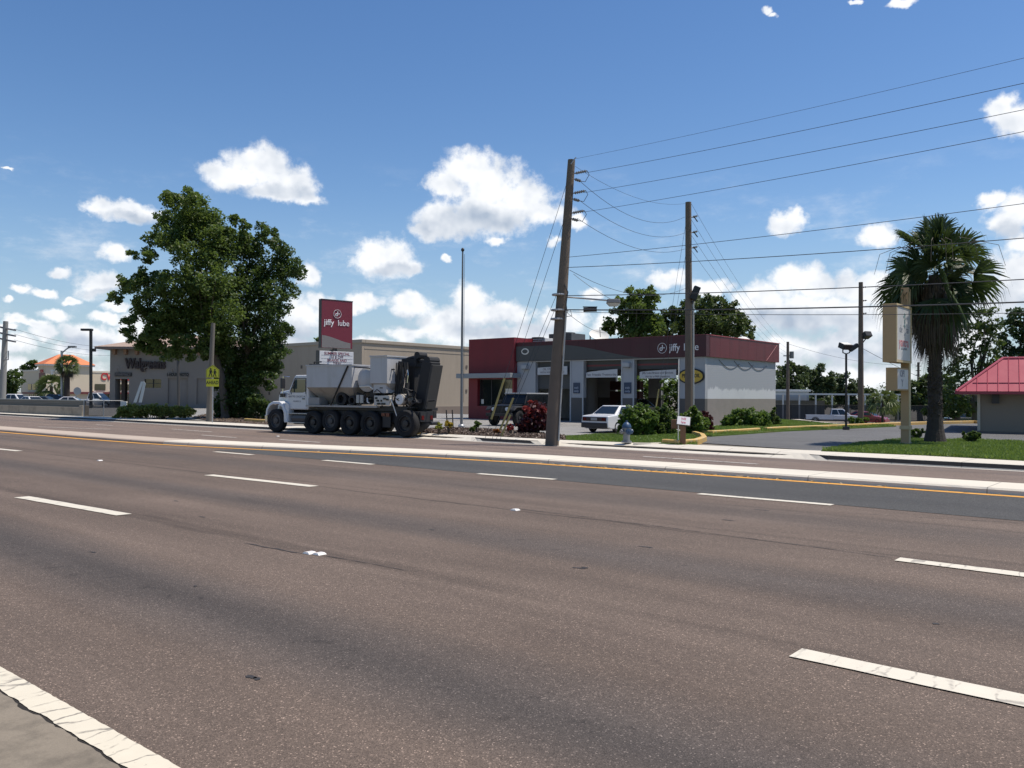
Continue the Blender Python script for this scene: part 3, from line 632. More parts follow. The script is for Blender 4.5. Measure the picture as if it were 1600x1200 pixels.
# left bay is glazed with a closed door frame
mb = MB(); mb.box(-11.62, -8.99, .24, .28, 2.0, HZ-.0).box(-11.62, -11.55, .24, .28, -.02, 2.0).box(-9.06, -8.99, .24, .28, -.02, 2.0).box(-10.35, -10.27, .24, .28, -.02, 2.0)
mb.build('bay_partition', M('partition_grey', (.07, .07, .072), .6, .1, 3), lube)
for a, b in ((1.61, 4.44), (5.31, 7.97), (8.97, 11.64)):
    pass
def banner(a, b, z0, z1, lines, wave):
    mb = MB(); n = 14; top = [(-b+(b-a)*i/n, z1+wave*(.12*(i/n)**.6)) for i in range(n+1)]
    mb.loft([[(x, -.06, z0) for x, _ in top]+[(x, -.06, z) for x, z in top[::-1]], [(x, -.05, z0) for x, _ in top]+[(x, -.05, z) for x, z in top[::-1]]])
    o = mb.build('banner', M('banner_white', (.52, .52, .53), .7, .05, 3), lube)
    for i, (tx_, sz) in enumerate(lines): text(tx_, sz, M('banner_ink', (.10, .08, .10), .7), o, tr(-(a+b)/2, -.064, (z0+z1)/2+.02+((len(lines)-1)/2-i)*.2) @ FRONT, extrude=.002)
    return o
banner(9.15, 11.45, 2.86, 3.30, [('OIL STOP & TIRE', .20), ('WITH WINDOW & TEST', .17)], .6)
banner(5.55, 7.75, 2.66, 2.95, [('Fast. Friendly. Trustworthy.', .19)], 1.6)
banner(1.72, 4.05, 2.58, 2.95, [('Jiffy Lube Brakes and Services', .165), ('Ask for a FREE inspection', .15)], 1.0)
for c_ in (4.87, 8.47):
    pl = MB().box(-c_-.24, -c_+.24, -.05, -.002, 1.72, 2.36).build('plaque', bluep, lube, bevel=.01)
    text('exit', .2, M('plaque_ink', (.40, .45, .55), .5), pl, tr(-c_, -.053, 2.06) @ FRONT, extrude=.002); text('only', .2, MATS['plaque_ink'], pl, tr(-c_, -.053, 1.86) @ FRONT, extrude=.002)
for x in (-4.87, -12.4):
    wl = MB().box(x-.22, x+.22, -.26, -.002, 3.25, 3.5).build('wall_light', steel, lube, bevel=.02); MB().box(x-.18, x+.18, -.24, -.02, 3.2, 3.249).build('diffuser', M('lens_grey', (.2, .2, .2), .3), wl)
def logo(parent, X, r):
    mb = MB(); n = 28
    mb.loft([[(rr_*math.cos(2*math.pi*k/n), rr_*math.sin(2*math.pi*k/n), z) for k in range(n)] for rr_, z in ((r, 0), (r, .02), (r*.93, .02), (r*.93, 0))], 0, False)
    mb.lathe([(r*.34, .001), (r*.34, .02)], 16, 0, tr(-r*.22, -r*.18, 0)); mb.box(-.02*r+0, r*.14, -r*.2, r*.62, .001, .02); mb.lathe([(r*.14, .001), (r*.14, .02)], 10, 0, tr(r*.42, r*.06, 0))
    o = mb.build('emblem', wtext, parent); o.matrix_local = X; 
    m2_ = MB(); m2_.lathe([(r*.16, .021), (r*.16, .026)], 12, 0, tr(-r*.22, -r*.18, 0)); e_ = m2_.build('emblem_eye', redd, parent); e_.matrix_local = X; return o
logo(front, tr(-2.56, -.123, 4.26) @ FRONT, .29)
text('jiffy', .56, wtext, front, tr(-2.12, -.126, 4.26) @ FRONT, offset=.004, align='LEFT', sxy=(.86, 1)); text('lube', .56, wtext, front, tr(-1.24, -.126, 4.26) @ FRONT, align='LEFT', sxy=(.98, 1))
def ell(rx, rz_, y, n=36): return [(rx*math.cos(2*math.pi*k/n), y, rz_*math.sin(2*math.pi*k/n)) for k in range(n)]
oval = MB().loft([ell(.79, .43, -.002), ell(.79, .43, -.08)], 0, True, tr(-.80, 0, 2.68)).build('oval_sign', black, lube)
oy = MB().loft([ell(.70, .355, -.081), ell(.70, .355, -.092)], 0, True, tr(-.80, 0, 2.68)).build('oval_panel', ambery, oval)
text('PENNZOIL', .27, black, oval, tr(-.80, -.094, 2.70) @ FRONT, extrude=.003, offset=.008, sxy=(.85, 1))
e2 = MB().loft([ell(.30, .20, -.126), ell(.30, .20, -.15)], 0, True, tr(-12.4, 0, 4.35)).build('round_badge', offw, front); MB().loft([ell(.22, .13, -.151), ell(.22, .13, -.156)], 0, True, tr(-12.4, 0, 4.35)).build('badge_mark', greyp, e2)
mb = MB()
for k in range(3):
    y0 = 1.6+k*1.9; pts = [(.02, y0+q*2.6, FZ0-.12-.45*math.sin(math.pi*q*.9)) for q in np.linspace(0, 1, 12)]; mb.tube(pts, .012, 5)
mb.build('loose_cable', darkm, lube)
# rooftop things
def roof_unit(x, y, sx_, sy_, h, mat, name, label, cat='air conditioner', z=HB+.25):
    p = LUBE+Matrix.Rotation(ROT, 3, 'Z') @ Vector((x, y, 0)); o = thing(name, label, cat, (p.x, p.y, z), ROT)
    MB().box(-sx_/2, sx_/2, -sy_/2, sy_/2, .08, h).build('casing', mat, o, bevel=.02)
    mb = MB()
    for i in range(int(h/.12)-1): mb.box(-sx_/2+.08, sx_/2-.08, -sy_/2-.02, -sy_/2-.002, .2+i*.12, .26+i*.12)
    mb.build('grille', darkm, o); MB().lathe([(min(sx_, sy_)*.35, h+.001), (min(sx_, sy_)*.35, h+.1)], 18).build('fan_guard', darkm, o)
    return o
roof_unit(-12.6, 4.6, 1.9, 1.6, 1.75, M('hvac_dark', (.07, .075, .08), .6, .2, 4, grime=.3), 'air_conditioner', 'dark boxy air conditioner on the garage roof behind the utility pole')
roof_unit(-13.2, 2.2, 2.1, 1.2, 1.32, M('hvac_pale', (.52, .52, .52), .6, .1, 4, grime=.3), 'air_conditioner', 'low pale air conditioner casing on the garage roof beside the red block')
ds = thing('satellite_dish', 'white satellite dish tilted up on the garage roof', 'satellite dish', LUBE+Matrix.Rotation(ROT, 3, 'Z') @ Vector((-8.0, 1.6, HB+.25)), ROT)
mb = MB(); prof = [(.62*q, .20*q*q) for q in (0.02, .25, .5, .75, 1)]; mb.lathe(prof+[(.62, .19), (.45, .08), (.02, -.02)], 28, caps=False)
dd = mb.build('dish', offw, ds, smooth=True); dd.matrix_local = tr(0, 0, 1.18) @ rot('Z', .9) @ rot('X', .62) 
MB().tube([(0, 0, 0), (0, .02, .75), (0, .0, 1.12)], .035, 8).build('mast', darkm, ds); MB().tube([(-.62, 0, .75), (-.62, .0, 1.5)], .04, 6).tube([(-.62, 0, .75), (0, .02, .75)], .03, 6).build('bracket', darkm, ds)
MB().tube([(.2, -.1, 1.2), (.42, -.5, 1.75)], .02, 6).build('feed_arm', darkm, ds)
vt = thing('roof_vent', 'white round roof vent cap near the garage right end', 'roof vent', LUBE+Matrix.Rotation(ROT, 3, 'Z') @ Vector((-.9, 6.6, HB+.25)), ROT)
MB().lathe([(.3, 0), (.3, .85), (.42, .9), (.42, 1.08), (.2, 1.22), (.02, 1.25)], 18).build('cap', offw, vt, smooth=True); MB().lathe([(.34, -.02), (.34, .1)], 18).build('base', steel, vt)
# ---------------------------------------------------------------- long tan block (drugstore) + tower front
tan = streaky('tan_stucco', (.37, .31, .245), (.28, .235, .185), .85, .55, .9); tanw = M('tan_base_brown', (.22, .175, .145), .85, .1, 1.5, grime=.2)
greyst = M('grey_stucco', (.215, .195, .175), .85, .05, .6, grime=.1); cap_ = M('cornice_tan', (.36, .31, .25), .7, .06, 1)
DRUG = Vector((-14.24, 80, 0)); drug = thing('drugstore', 'long tan stucco drugstore with a hipped tile corner tower behind the tall tree', 'store', DRUG, ROT)
LW, DD = 36.0, 42.0
MB().box(-LW, 0, 0, .3, -1.6, 6.45, 0).box(-.3, 0.0, .31, DD, -1.8, 6.45, 0).box(-LW, -.31, DD-.3, DD-.01, -1.8, 6.44, 0).box(-LW, -LW+.3, .31, DD-.3, -1.8, 6.44).build('wall', tan, drug)
mb = MB(); mb.box(-LW, .06, -.06, -.002, -1.6, .55).box(.002, .06, 0, DD, -1.8, .35); mb.build('wall_base', tanw, drug)
mb = MB(); mb.box(-LW, .10, -.10, .35, 6.45, 6.78).box(-.35, .10, .36, DD, 6.45, 6.78); mb.build('cornice', cap_, drug, bevel=.03)
mb = MB(); mb.box(.001, .05, 0.3, DD, .35, .42).box(.001, .03, 0.3, DD, 5.9, 5.95); mb.build('band', cap_, drug)
MB().box(-LW+.3, -.35, .35, DD-.3, 6.0, 6.3).build('roof', MATS['roof_membrane'], drug)
vm_ = M('vent_brown', (.12, .10, .085), .7)
for x in (-7.6, -9.4, -13, -15, -19.5, -22):
    for z in ((4.3,) if x > -12 else (1.6, 4.3)): MB().box(x-.12, x+.12, -.05, -.002, z-.16, z+.16).build('wall_vent', vm_, drug)
for y in (8.5, 14.5, 21): 
    for z in (2.0, 4.6): MB().box(.002, .05, y-.12, y+.12, z-.16, z+.16).build('wall_vent', vm_, drug)
sl_ = MB().box(-4.3, -3.7, -.4, -.002, 4.2, 4.45).build('wall_lamp', darkm, drug)
# tower front, facing the camera square on
TW = Vector((-41.9, 88, -.35)); tl = Matrix.Rotation(-ROT, 4, 'Z') @ tr(*(TW-DRUG))
def tw(mb, name, mats, **k):
    o = mb.build(name, mats, drug, **k); o.matrix_local = tl @ rot('Z', 0) if False else Matrix.Rotation(-ROT, 4, 'Z') @ tr(*(TW-DRUG)); return o
WW = 13.6; HT = 6.55
ops = [(.55, 2.35, 1.05, 3.35), (3.6, 5.35, 2.45, 3.35)]
mb = MB()
def pier(x0, x1, z0=-.8, z1=HT, y0=0, y1=.5, mi=0): mb.box(x0, x1, y0, y1, z0, z1, mi)
pier(0, .55); pier(.55, 2.0, 3.35, HT); pier(2.0, 3.6); pier(3.6, 5.35, -.8, 2.45); pier(3.6, 5.35, 3.35, HT); pier(5.35, 6.05); pier(6.05, 8.15, 3.45, HT); pier(6.05, 8.15, -.8, 3.45, .18, .5); pier(8.15, 9.05); pier(9.05, 11.2, 3.45, HT); pier(9.05, 11.2, -.8, 3.45, .18, .5); pier(11.2, WW)
mb.box(0, .5, .51, 1.3, -.8, HT).box(WW-.5, WW, .51, 16, -.8, HT).box(0, .5, 6, 16, -.8, HT).box(0, .5, 1.3, 6, 3.4, HT)
tower = tw(mb, 'tower', greyst)
mb = MB(); mb.box(2.35, 3.6, -.05, -.002, -.8, .95).box(3.6, WW, -.05, -.003, -.8, .75); mb.box(0, .55, -.05, -.002, -.8, .5); tw(mb, 'tower_base', M('grey_base', (.20, .185, .175), .8, .1, 1))
# entry reveal behind the corner opening
mb = MB(); mb.box(.56, .95, 1.4, 2.0, -.8, 3.4); tw(mb, 'entry_pier', M('entry_brown', (.16, .12, .10), .7))
w3 = MB().box(3.6, 5.35, .2, .24, 2.45, 3.35); wo_ = tw(w3, 'window', glass)
mb = MB(); mb.box(3.6, 5.35, .1, .19, 2.88, 2.93).box(4.45, 4.5, .1, .188, 2.45, 3.35); f_ = mb.build('frame', darkm, wo_)
tilem = bpy.data.materials.new('roof_tiles'); tilem.use_nodes = True; t = NT(tilem.node_tree); tc = t.new('ShaderNodeTexCoord'); v = tc.outputs['Object']
wv = t.new('ShaderNodeTexWave', bands_direction='X'); wv.inputs['Scale'].default_value = 1.6; t.link(v, wv.inputs['Vector'])
c = t.mix(t.noise(v, 3, 5, .7), (.36, .25, .19), (.58, .44, .35)); bs = t.new('ShaderNodeBsdfPrincipled'); t.link(c, bs.inputs['Base Color']); bs.inputs['Roughness'].default_value = .8
bp = t.new('ShaderNodeBump'); bp.inputs['Distance'].default_value = .08; t.link(wv.outputs['Fac'], bp.inputs['Height']); t.link(bp.outputs[0], bs.inputs['Normal'])
o = t.new('ShaderNodeOutputMaterial'); t.link(bs.outputs[0], o.inputs[0])
mb = MB(); e = 1.1; a = [(-e, -e, HT+.12), (WW+e, -e, HT+.12), (WW+e, 16, HT+.12), (-e, 16, HT+.12)]
mb.add(a+[(4.2, 5.2, HT+1.75), (WW-4.2, 5.2, HT+1.75), (WW-4.2, 10, HT+1.75), (4.2, 10, HT+1.75)], [(0, 1, 5, 4), (1, 2, 6, 5), (2, 3, 7, 6), (3, 0, 4, 7), (4, 5, 6, 7)])
tw(mb, 'tile_roof', tilem)
mb = MB(); mb.box(-e, WW+e, -e, 16, HT-.12, HT+.115); tw(mb, 'eave', M('eave_brown', (.17, .13, .11), .7))
for x in (.6, 1.75, 2.9, 4.2, 5.5, 6.8, 8.1, 9.4, 10.7): tw(MB().prism_y([(x-.14, HT-.121), (x-.14, HT-.6), (x, HT-.7), (x+.14, HT-.6), (x+.14, HT-.121)], -.5, -.002), 'bracket', M('bracket_brown', (.22, .13, .08), .7))
dkt = M('dark_red_letters', (.022, .010, .012), .5)
text('Walgreens', 1.45, dkt, tower, tr(3.75, -.12, 4.92) @ FRONT, extrude=.1, offset=.05, sxy=(.66, 1))
for x0, x1, s_t in ((.55, 2.3, 'PHARMACY'), (6.05, 8.15, '1-HOUR PHOTO')):
    bd = tw(MB().box(x0, x1, -.10, -.002, 3.62, 4.02), 'sign_band', M('sign_band_grey', (.20, .185, .17), .7)) if s_t[0] == '1' else tw(MB().box(x0, x1, -.10, -.002, 3.62, 4.02), 'sign_band', black)
    text(s_t, .42, black if s_t[0] == '1' else M('dim_letters', (.1, .09, .09), .6), bd, tr((x0+x1)/2, -.104, 3.82) @ FRONT, extrude=.02, offset=.03, sxy=(.72, 1))
for x in (1.3, 4.1, 7.0): tw(MB().tube([(x-.4, -.02, 4.05), (x-.35, -.5, 4.45), (x+.1, -.7, 4.6), (x+.3, -.72, 4.5)], .035, 6), 'gooseneck_lamp', greyst)
# ---------------------------------------------------------------- pharmacy with the orange roof, far left
CV = Vector((-93.8, 170, -1.15)); cream = M('cream_stucco', (.62, .53, .40), .85, .06, .4); cv = thing('pharmacy', 'cream pharmacy with an orange hipped roof tower at the far left', 'pharmacy', CV, ROT)
# local x right along road, y away; tower corner at origin: right face is +x side, left face is -y side
HTW = 8.4
MB().box(-3.9, 0, 0, 9.0, -.5, HTW).build('tower', cream, cv)
MB().box(-15, -3.91, .8, 14, -.5, 7.0).build('wing', cream, cv, label='lower cream wing with dark shopfront on the left'); MB().box(-3.9, -.8, 9.01, 40, -.5, 6.9).build('wing', cream, cv, label='sunlit cream wing along the right side')
MB().box(-15.1, -3.92, .7, 14.1, 7.0, 7.35).box(-3.95, -.7, 9.02, 40, 6.9, 7.25).build('parapet', M('pale_parapet', (.66, .60, .50), .7), cv)
orange = M('orange_roof', (.62, .17, .045), .5, .15, .8)
mb = MB(); e = .6; z = HTW; mb.add([(-3.9-e, -e, z), (e, -e, z), (e, 9+e, z), (-3.9-e, 9+e, z), (-1.95, 3.2, z+2.1), (-1.95, 6, z+2.1)], [(0, 1, 4), (1, 2, 5, 4), (2, 3, 5), (3, 0, 4, 5), (0, 3, 2, 1)]); mb.build('hip_roof', orange, cv)
MB().box(-3.9-.45, .45, -.45, 9.45, z-.35, z-.002).build('eave', offw, cv)
mar = M('maroon_board', (.13, .02, .025), .5); redl = M('red_letters', (.50, .03, .04), .45)
sb_ = MB().box(-3.2, -.6, -.12, -.002, 5.1, 6.6).build('sign_board', mar, cv); text('CVS', .9, redl, sb_, tr(-1.9, -.13, 6.95) @ FRONT, extrude=.05)
text('CVS/pharmacy', 2.1, redl, cv, tr(-.79, 16.2, 6.0) @ rot('Z', math.pi/2) @ FRONT, name='wall_lettering', extrude=.12, offset=.05, sxy=(.8, 1))
mb = MB()
for i in range(3): mb.box(-11+i*2.3, -9.3+i*2.3, .7, .79, 3.2, 4.4)
mb.build('window', glass, cv, label='row of dark clerestory windows over the left door')
for i in range(7): MB().box(-.79, -.70, 10+i*3.4, 12.2+i*3.4, 3.2, 4.5).build('window', glass, cv)
MB().box(-11.3, -4.6, -.3, .79, 2.3, 2.7).build('canopy', mar, cv); MB().box(-.79, .7, 3, 36, 2.4, 2.8).build('canopy', mar, cv)
MB().box(-10.8, -6, .72, .79, 0, 2.3).build('shopfront', glass, cv)
mb = MB()
for i in range(5): mb.box(-10.5+i*1.0, -10.2+i*1.0, .66, .715, 0, 2.2)
mb.build('mullion', offw, cv)
MB().box(-.79, -.74, 10, 36, 0, 2.4).build('shopfront', glass, cv)
for i in range(8): MB().box(-.79, -.4, 9.6+i*3.4, 10.0+i*3.4, 0, 3.0).build('pier', offw, cv)
# ---------------------------------------------------------------- low building with the metal roof, right
roofm = M('pink_metal_roof', (.50, .085, .115), .42, .10, 1.2, grime=.12); wallg = M('olive_render', (.235, .205, .165), .85, .07, .8, grime=.15)
KB = Vector((21.35, 38.7, 0)); kb = thing('roadside_building', 'low tan building under a pink red standing seam mansard roof at the right', 'building', KB, R_(-30))
BW, BD, EZ = 9.0, 10.0, 2.05
MB().box(0, BW, 0, BD, -.3, EZ).build('wall', wallg, kb); MB().box(-.02, BW, -.05, -.002, -.3, .09).build('plinth', M('plinth_grey', (.16, .14, .12), .8), kb)
MB().box(-.03, .09, -.06, -.003, .1, EZ-.1).build('downpipe', M('pale_pipe', (.5, .46, .38), .6), kb)
e = .85; z0, z1 = 1.9, 3.44; ix = 1.0
A = [(-e, -e, z0), (BW+e, -e, z0), (BW+e, BD+e, z0), (-e, BD+e, z0)]; B = [(ix, .62, z1), (BW-ix, .62, z1), (BW-ix, BD-ix, z1), (ix, BD-ix, z1)]
rf = MB().add(A+B, [(0, 1, 5, 4), (1, 2, 6, 5), (2, 3, 7, 6), (3, 0, 4, 7), (4, 5, 6, 7)]).build('roof', roofm, kb)
def seam(p, q, r=.018): return MB().tube([Vector(p)+Vector((0, 0, .015)), Vector(q)+Vector((0, 0, .015))], r, 4)
mb = MB()
def line(a, b, c, d, n):
    global mb
    for i in range(1, n):
        q = i/n; P1 = Vector(a).lerp(Vector(b), q); 
        x = P1.x
        top = Vector((min(max(x, ix), BW-ix), .62, z1)); 
        if x < ix: k = (x+e)/(ix+e); top = Vector((x, -e+(.62+e)*k, z0+(z1-z0)*k))
        s__ = MB().tube([P1+Vector((0, -.01, .012)), top+Vector((0, -.01, .012))], .016, 4); mb.add(s__.v, s__.f)
line(A[0], A[1], B[0], B[1], 26)
for i in range(1, 22):
    q = i/22; y = -e+(BD+2*e)*q; k = min(1, (y+e)/(.62+e)) if y < .62 else 1
    mb.tube([(-e, y, z0+.012), (-e+(ix+e)*k, y, z0+(z1-z0)*k+.012)], .016, 4)
mb.build('seam', roofm, rf)
mb = MB(); mb.tube([A[0], B[0]], .06, 6).tube([B[0], B[1]], .06, 6); mb.build('ridge_cap', M('ridge_pink', (.60, .13, .16), .4), rf)
MB().box(-e-.05, BW+e+.05, -e-.05, BD+e+.05, z0-.13, z0-.005).build('gutter', M('fascia_crimson', (.26, .035, .055), .4), rf)
MB().tube([(-.2, -e+.35, z0+.38), (BW, -e+.35, z0+.38)], .02, 5).build('snow_rail', M('dark_pink', (.22, .03, .05), .5), rf)
lm = MB().box(.55, .85, -.3, -.002, 1.35, 1.75).build('wall_lamp', darkm, kb)
# roof exhaust fan standing on the low building
xf = thing('exhaust_fan', 'dark boxy roof fan on the pink roofed building', 'exhaust fan', KB+Matrix.Rotation(R_(-30), 3, 'Z') @ Vector((3.2, 5.2, z1)), 0)
MB().box(-1.0, 1.0, -.6, .6, 0, .75).build('casing', darkm, xf, bevel=.03); MB().tube([(.8, 0, .75), (.8, 0, 1.1)], .08, 8).build('stack', steel, xf)
# ---------------------------------------------------------------- pale portable building and carport beyond the fence
pb = thing('portable_building', 'white flat roofed portable building behind the fence', 'building', (36.5, 116, -1.5), -.05)
MB().box(-4, 4.2, 0, 9, 0, 3.8).build('wall', M('pale_grey_cladding', (.50, .53, .52), .6, .06, .8), pb); MB().box(-4.2, 4.4, -.2, 9.2, 3.8, 4.1).build('roof', offw, pb)
MB().box(3.0, 3.9, -.04, -.002, .2, 3.4).build('panel', offw, pb)
cp = thing('carport', 'long low carport with a thin flat roof on white posts', 'carport', (38.5, 110, -1.5), -.05)
MB().box(-5.5, 12, 0, 4.5, 3.35, 3.56).build('roof', offw, cp)
for i in range(9): MB().box(-5.3+i*2.1, -5.12+i*2.1, .1, .28, 0, 3.35).build('post', offw, cp)
MB().box(-5.5, 3.5, 4.2, 4.5, 0, 2.6).build('back_wall', M('dim_grey_wall', (.25, .25, .25), .8), cp)
# ================================================================ SIGNS, POLES, WIRES
def lathe_obj(name, prof, mat, parent, X=None, n=16, smooth=True): return MB().lathe(prof, n, 0, X).build(name, mat, parent, smooth=smooth)
woodm = M('weathered_pole_wood', (.150, .116, .090), .9, .25, 3, bump=.5, bscale=18, grime=.3); galv = M('galvanised_steel', (.36, .37, .38), .45, .1, 6, metal=.5)
wirem = M('wire_black', (.035, .038, .045), .5); ceram = M('insulator_grey', (.16, .16, .165), .35, .1, 6)
# --- garage pole sign
b = G(526, 664, .05); zc = 41.0; b = Vector(((526-800)/F*zc, zc, .03))
ps = thing('pole_sign', 'tall maroon jiffy lube pole sign with a letter board below, behind the mixer truck', 'sign', b, R_(41))
def hz_(py, px, z): return D(px, py, z).z
zt, zb = hz_(470, 526, zc), hz_(545, 526, zc); wS = 1.70; 
MB().tube([(0, .22, 0), (0, .22, zb-.02)], .12, 12).build('pole', MATS['dark_metal'], ps)
smr = M('sign_maroon', (.17, .018, .035), .45, .05, 3)
pn = MB().box(-wS/2, wS/2, 0, .24, zb, zt).build('sign_panel', smr, ps, bevel=.015)
MB().box(-wS/2-.012, -wS/2-.002, -.01, .25, zb-.01, zt+.01).box(-wS/2-.012, wS/2+.012, -.012, -.002, zt-.03, zt+.012).build('edge_trim', darkm, pn)
mb = MB(); n = 24
for i in range(n):
    x0, x1 = -wS/2+.03+(wS-.14)*i/n, -wS/2+.03+(wS-.14)*(i+1)/n; f = lambda x: zb+.60-.33*(lambda a: a*a*(3-2*a))(max(0, min(1, (x+wS/2)/wS)))
    mb.face([(x0, -.006, zb+.01), (x1, -.006, zb+.01), (x1, -.006, f(x1)), (x0, -.006, f(x0))])
mb.build('swoosh', M('sign_swoosh_grey', (.20, .185, .18), .5), pn)
logo(pn, tr(.0, -.006, zb+1.66) @ FRONT, .21)
text('jiffy', .40, wtext, pn, tr(-.72, -.008, zb+1.22) @ FRONT, offset=.003, align='LEFT', sxy=(.98, 1)); text('lube', .40, wtext, pn, tr(.02, -.008, zb+1.22) @ FRONT, align='LEFT', sxy=(.95, 1))
z0, z1 = hz_(574, 526, zc), hz_(550, 526, zc)
lb = MB().box(-wS/2-.1, wS/2+.06, -.02, .24, z0, z1).build('letter_board', M('board_white', (.62, .62, .64), .5, .04, 3), ps, bevel=.01)
MB().box(-wS/2-.14, -wS/2-.102, -.04, .26, z0-.02, z1+.02).build('board_side', darkm, lb)
ink1, ink2 = M('board_red_letters', (.20, .03, .05), .6), M('board_dark_letters', (.10, .03, .05), .6)
for i, s in enumerate(('SUMMER SPECIAL', '10 $ OFF', 'BRAKES AND', 'TIRES')):
    text(s, .19, (ink1, ink2, ink1, ink2)[i], lb, tr(0, -.023, z1-.12-.165*i) @ FRONT, extrude=.003, offset=.002, sxy=(.95, 1))
MB().box(-wS/2, wS/2, -.025, -.021, z1-.205, z1-.198).box(-wS/2, wS/2, -.025, -.021, z1-.37, z1-.363).box(-wS/2, wS/2, -.025, -.021, z1-.535, z1-.528).build('rail', ceram, lb)
MB().tube([(-.25, -.2, zb-.12), (-.25, .2, zb-.12)], .05, 6).build('floodlight', darkm, ps)
# --- flagpole
b = G(721, 668, .02); zt = D(721, 388, b.y).z
fp = thing('flagpole', 'tall bare metal flagpole standing left of the red entrance block', 'flagpole', b)
MB().tube([(0, 0, 0), (0, 0, zt*.5), (0, 0, zt-.2)], [.068, .058, .038], 12).build('pole', M('dull_aluminium', (.20, .205, .21), .5, .1, 6, metal=.4), fp, smooth=True)
lathe_obj('finial', [(.02, 0), (.075, .06), (.085, .12), (.05, .19), (.005, .21)], darkm, fp, tr(0, 0, zt-.2)); MB().tube([(.1, 0, 1.2), (.09, 0, zt-.3)], .008, 4).build('halyard', wirem, fp)
lathe_obj('collar', [(.16, 0), (.16, .1), (.09, .16)], galv, fp)
# --- utility poles
def pole(name, label, base, top, r0, r1, group='wooden utility poles', cat='utility pole', mat=None):
    o = thing(name, label, cat, base, 0, group); d = top-base
    pts = [d*q for q in (0, .15, .4, .7, 1)]; pts[0] = Vector((0, 0, -.3))
    MB().tube(pts, [r0, r0*.96+r1*.04, r0*.65+r1*.35, r0*.3+r1*.7, r1], 14).build('shaft', mat or woodm, o, smooth=True); o['axis'] = list(d); return o, d
def insul(o, p, vec, n=5, r=.055):
    v = Vector(vec); L = v.length; X = tr(*p) @ v.to_track_quat('Z', 'Y').to_matrix().to_4x4()
    prof = [(.02, 0)]
    for i in range(n): z = L*(.12+.8*i/n); prof += [(.025, z), (r, z+.02), (r*.9, z+.045), (.025, z+.06)]
    prof += [(.02, L)]; return MB().lathe(prof, 8, 0, X).build('insulator', ceram, o)
PB = G(862, 690, .05); PT = D(893, 250, PB.y+.15)
p1, d1 = pole('utility_pole', 'tall thick wooden utility pole leaning right at the sidewalk kerb', PB, PT, .235, .125)
def at1(px, py): return D(px, py, PB.y)-PB
for py in (271, 302, 333):
    q = at1(893+(250-py)*.07, py); insul(p1, q+Vector((.13, 0, 0)), (.42, -.08, .07)); insul(p1, q+Vector((.13, 0, -.19)), (.24, .15, -.03), 3)
    MB().tube([q+Vector((.55, -.08, .07)), q+Vector((.62, -.05, -.05)), q+Vector((.5, .1, -.25)), q+Vector((.36, .15, -.22))], .012, 4).build('jumper', wirem, p1)
MB().tube([at1(892, 252)+Vector((0, 0, -.1)), at1(898, 248), at1(900, 246)], .02, 5).build('top_bracket', galv, p1)
mb = MB(); q = at1(870, 480); mb.tube([q+Vector((.25, -.1, .75)), q+Vector((.36, -.1, .5)), q+Vector((.3, -.12, .1)), q+Vector((.34, -.1, -.2))], .02, 5)
mb.tube([q+Vector((.2, -.1, -.15)), q+Vector((.45, -.1, -.1)), q+Vector((.5, -.1, -.3)), q+Vector((.3, -.12, -.32)), q+Vector((.2, -.1, -.2))], .014, 5); mb.build('cable_loop', wirem, p1)
mb = MB()
for py in (462, 486, 500): q = at1(871.5-(py-480)*.06, py); mb.lathe([(.215, 0), (.225, .03), (.215, .06)], 12, 0, tr(*q))
mb.build('band', galv, p1)
cond = [at1(884, 470)+Vector((-.02, -.2, 0)), at1(874, 585)+Vector((.0, -.21, 0)), at1(866, 689)+Vector((0, -.22, 0))]
ax = lambda py: 893-(py-250)*31/440
MB().tube([at1(ax(py), py)+Vector((r_*.87, -r_*.62, 0)) for py, r_ in ((486, .20), (560, .215), (630, .23), (689, .255))], .03, 6).build('conduit', M('conduit_pale', (.40, .40, .39), .5), p1)
sl_ = thing('street_light', 'grey cobra street light fixture held out from the leaning utility pole', 'street light', D(958, 474, PB.y-.1))
MB().loft([[(-.20, -.14, .14), (.20, -.14, .14), (.20, .14, .14), (-.20, .14, .14)], [(-.22, -.17, 0), (.24, -.17, 0), (.24, .17, 0), (-.22, .17, 0)]]).build('housing', ceram, sl_, bevel=.02)
MB().loft([[(-.20, -.15, -.002), (.21, -.15, -.002), (.21, .15, -.002), (-.20, .15, -.002)], [(-.12, -.08, -.1), (.14, -.08, -.1), (.14, .08, -.1), (-.12, .08, -.1)]]).build('lens', M('lens_pale', (.45, .46, .45), .2), sl_)
MB().tube([(-.2, .02, .1), (-.9, .06, .16), (-1.62, .1, .22)], .03, 6).build('arm', galv, sl_)
sp_ = thing('cable_splice', 'black cylindrical splice case on the cable beside the leaning pole', 'splice case', D(922, 484, PB.y-.05)); MB().tube([(-.22, 0, 0), (.22, 0, .01)], .075, 10).build('case', black, sp_); MB().box(-.24, .24, -.02, .02, .08, .11).build('hanger', darkm, sp_)
P2B = Vector(((1077-800)/F*43, 43, .05)); P2T = D(1075.5, 316, 43)
p2, d2 = pole('utility_pole', 'straight wooden utility pole in front of the garage right corner', P2B, P2T, .205, .15)
for py in (339, 363, 387): q = D(1082, py, 43)-P2B; insul(p2, q, (.25, -.08, .04), 3, .07); MB().tube([q+Vector((-.1, 0, 0)), q+Vector((.1, 0, -.02)), q+Vector((.28, .1, -.22))], .03, 5).build('bracket', darkm, p2)
MB().tube([D(1083, 470, 43)-P2B+Vector((.0, -.05, 0)), D(1083, 668, 43)-P2B+Vector((0, -.08, 0))], .05, 6).build('conduit', M('conduit_pale', (.40, .40, .39), .5), p2)
fl = thing('floodlight', 'black floodlight tilted up on the pole before the garage corner', 'floodlight', D(1086, 458, 42.8))
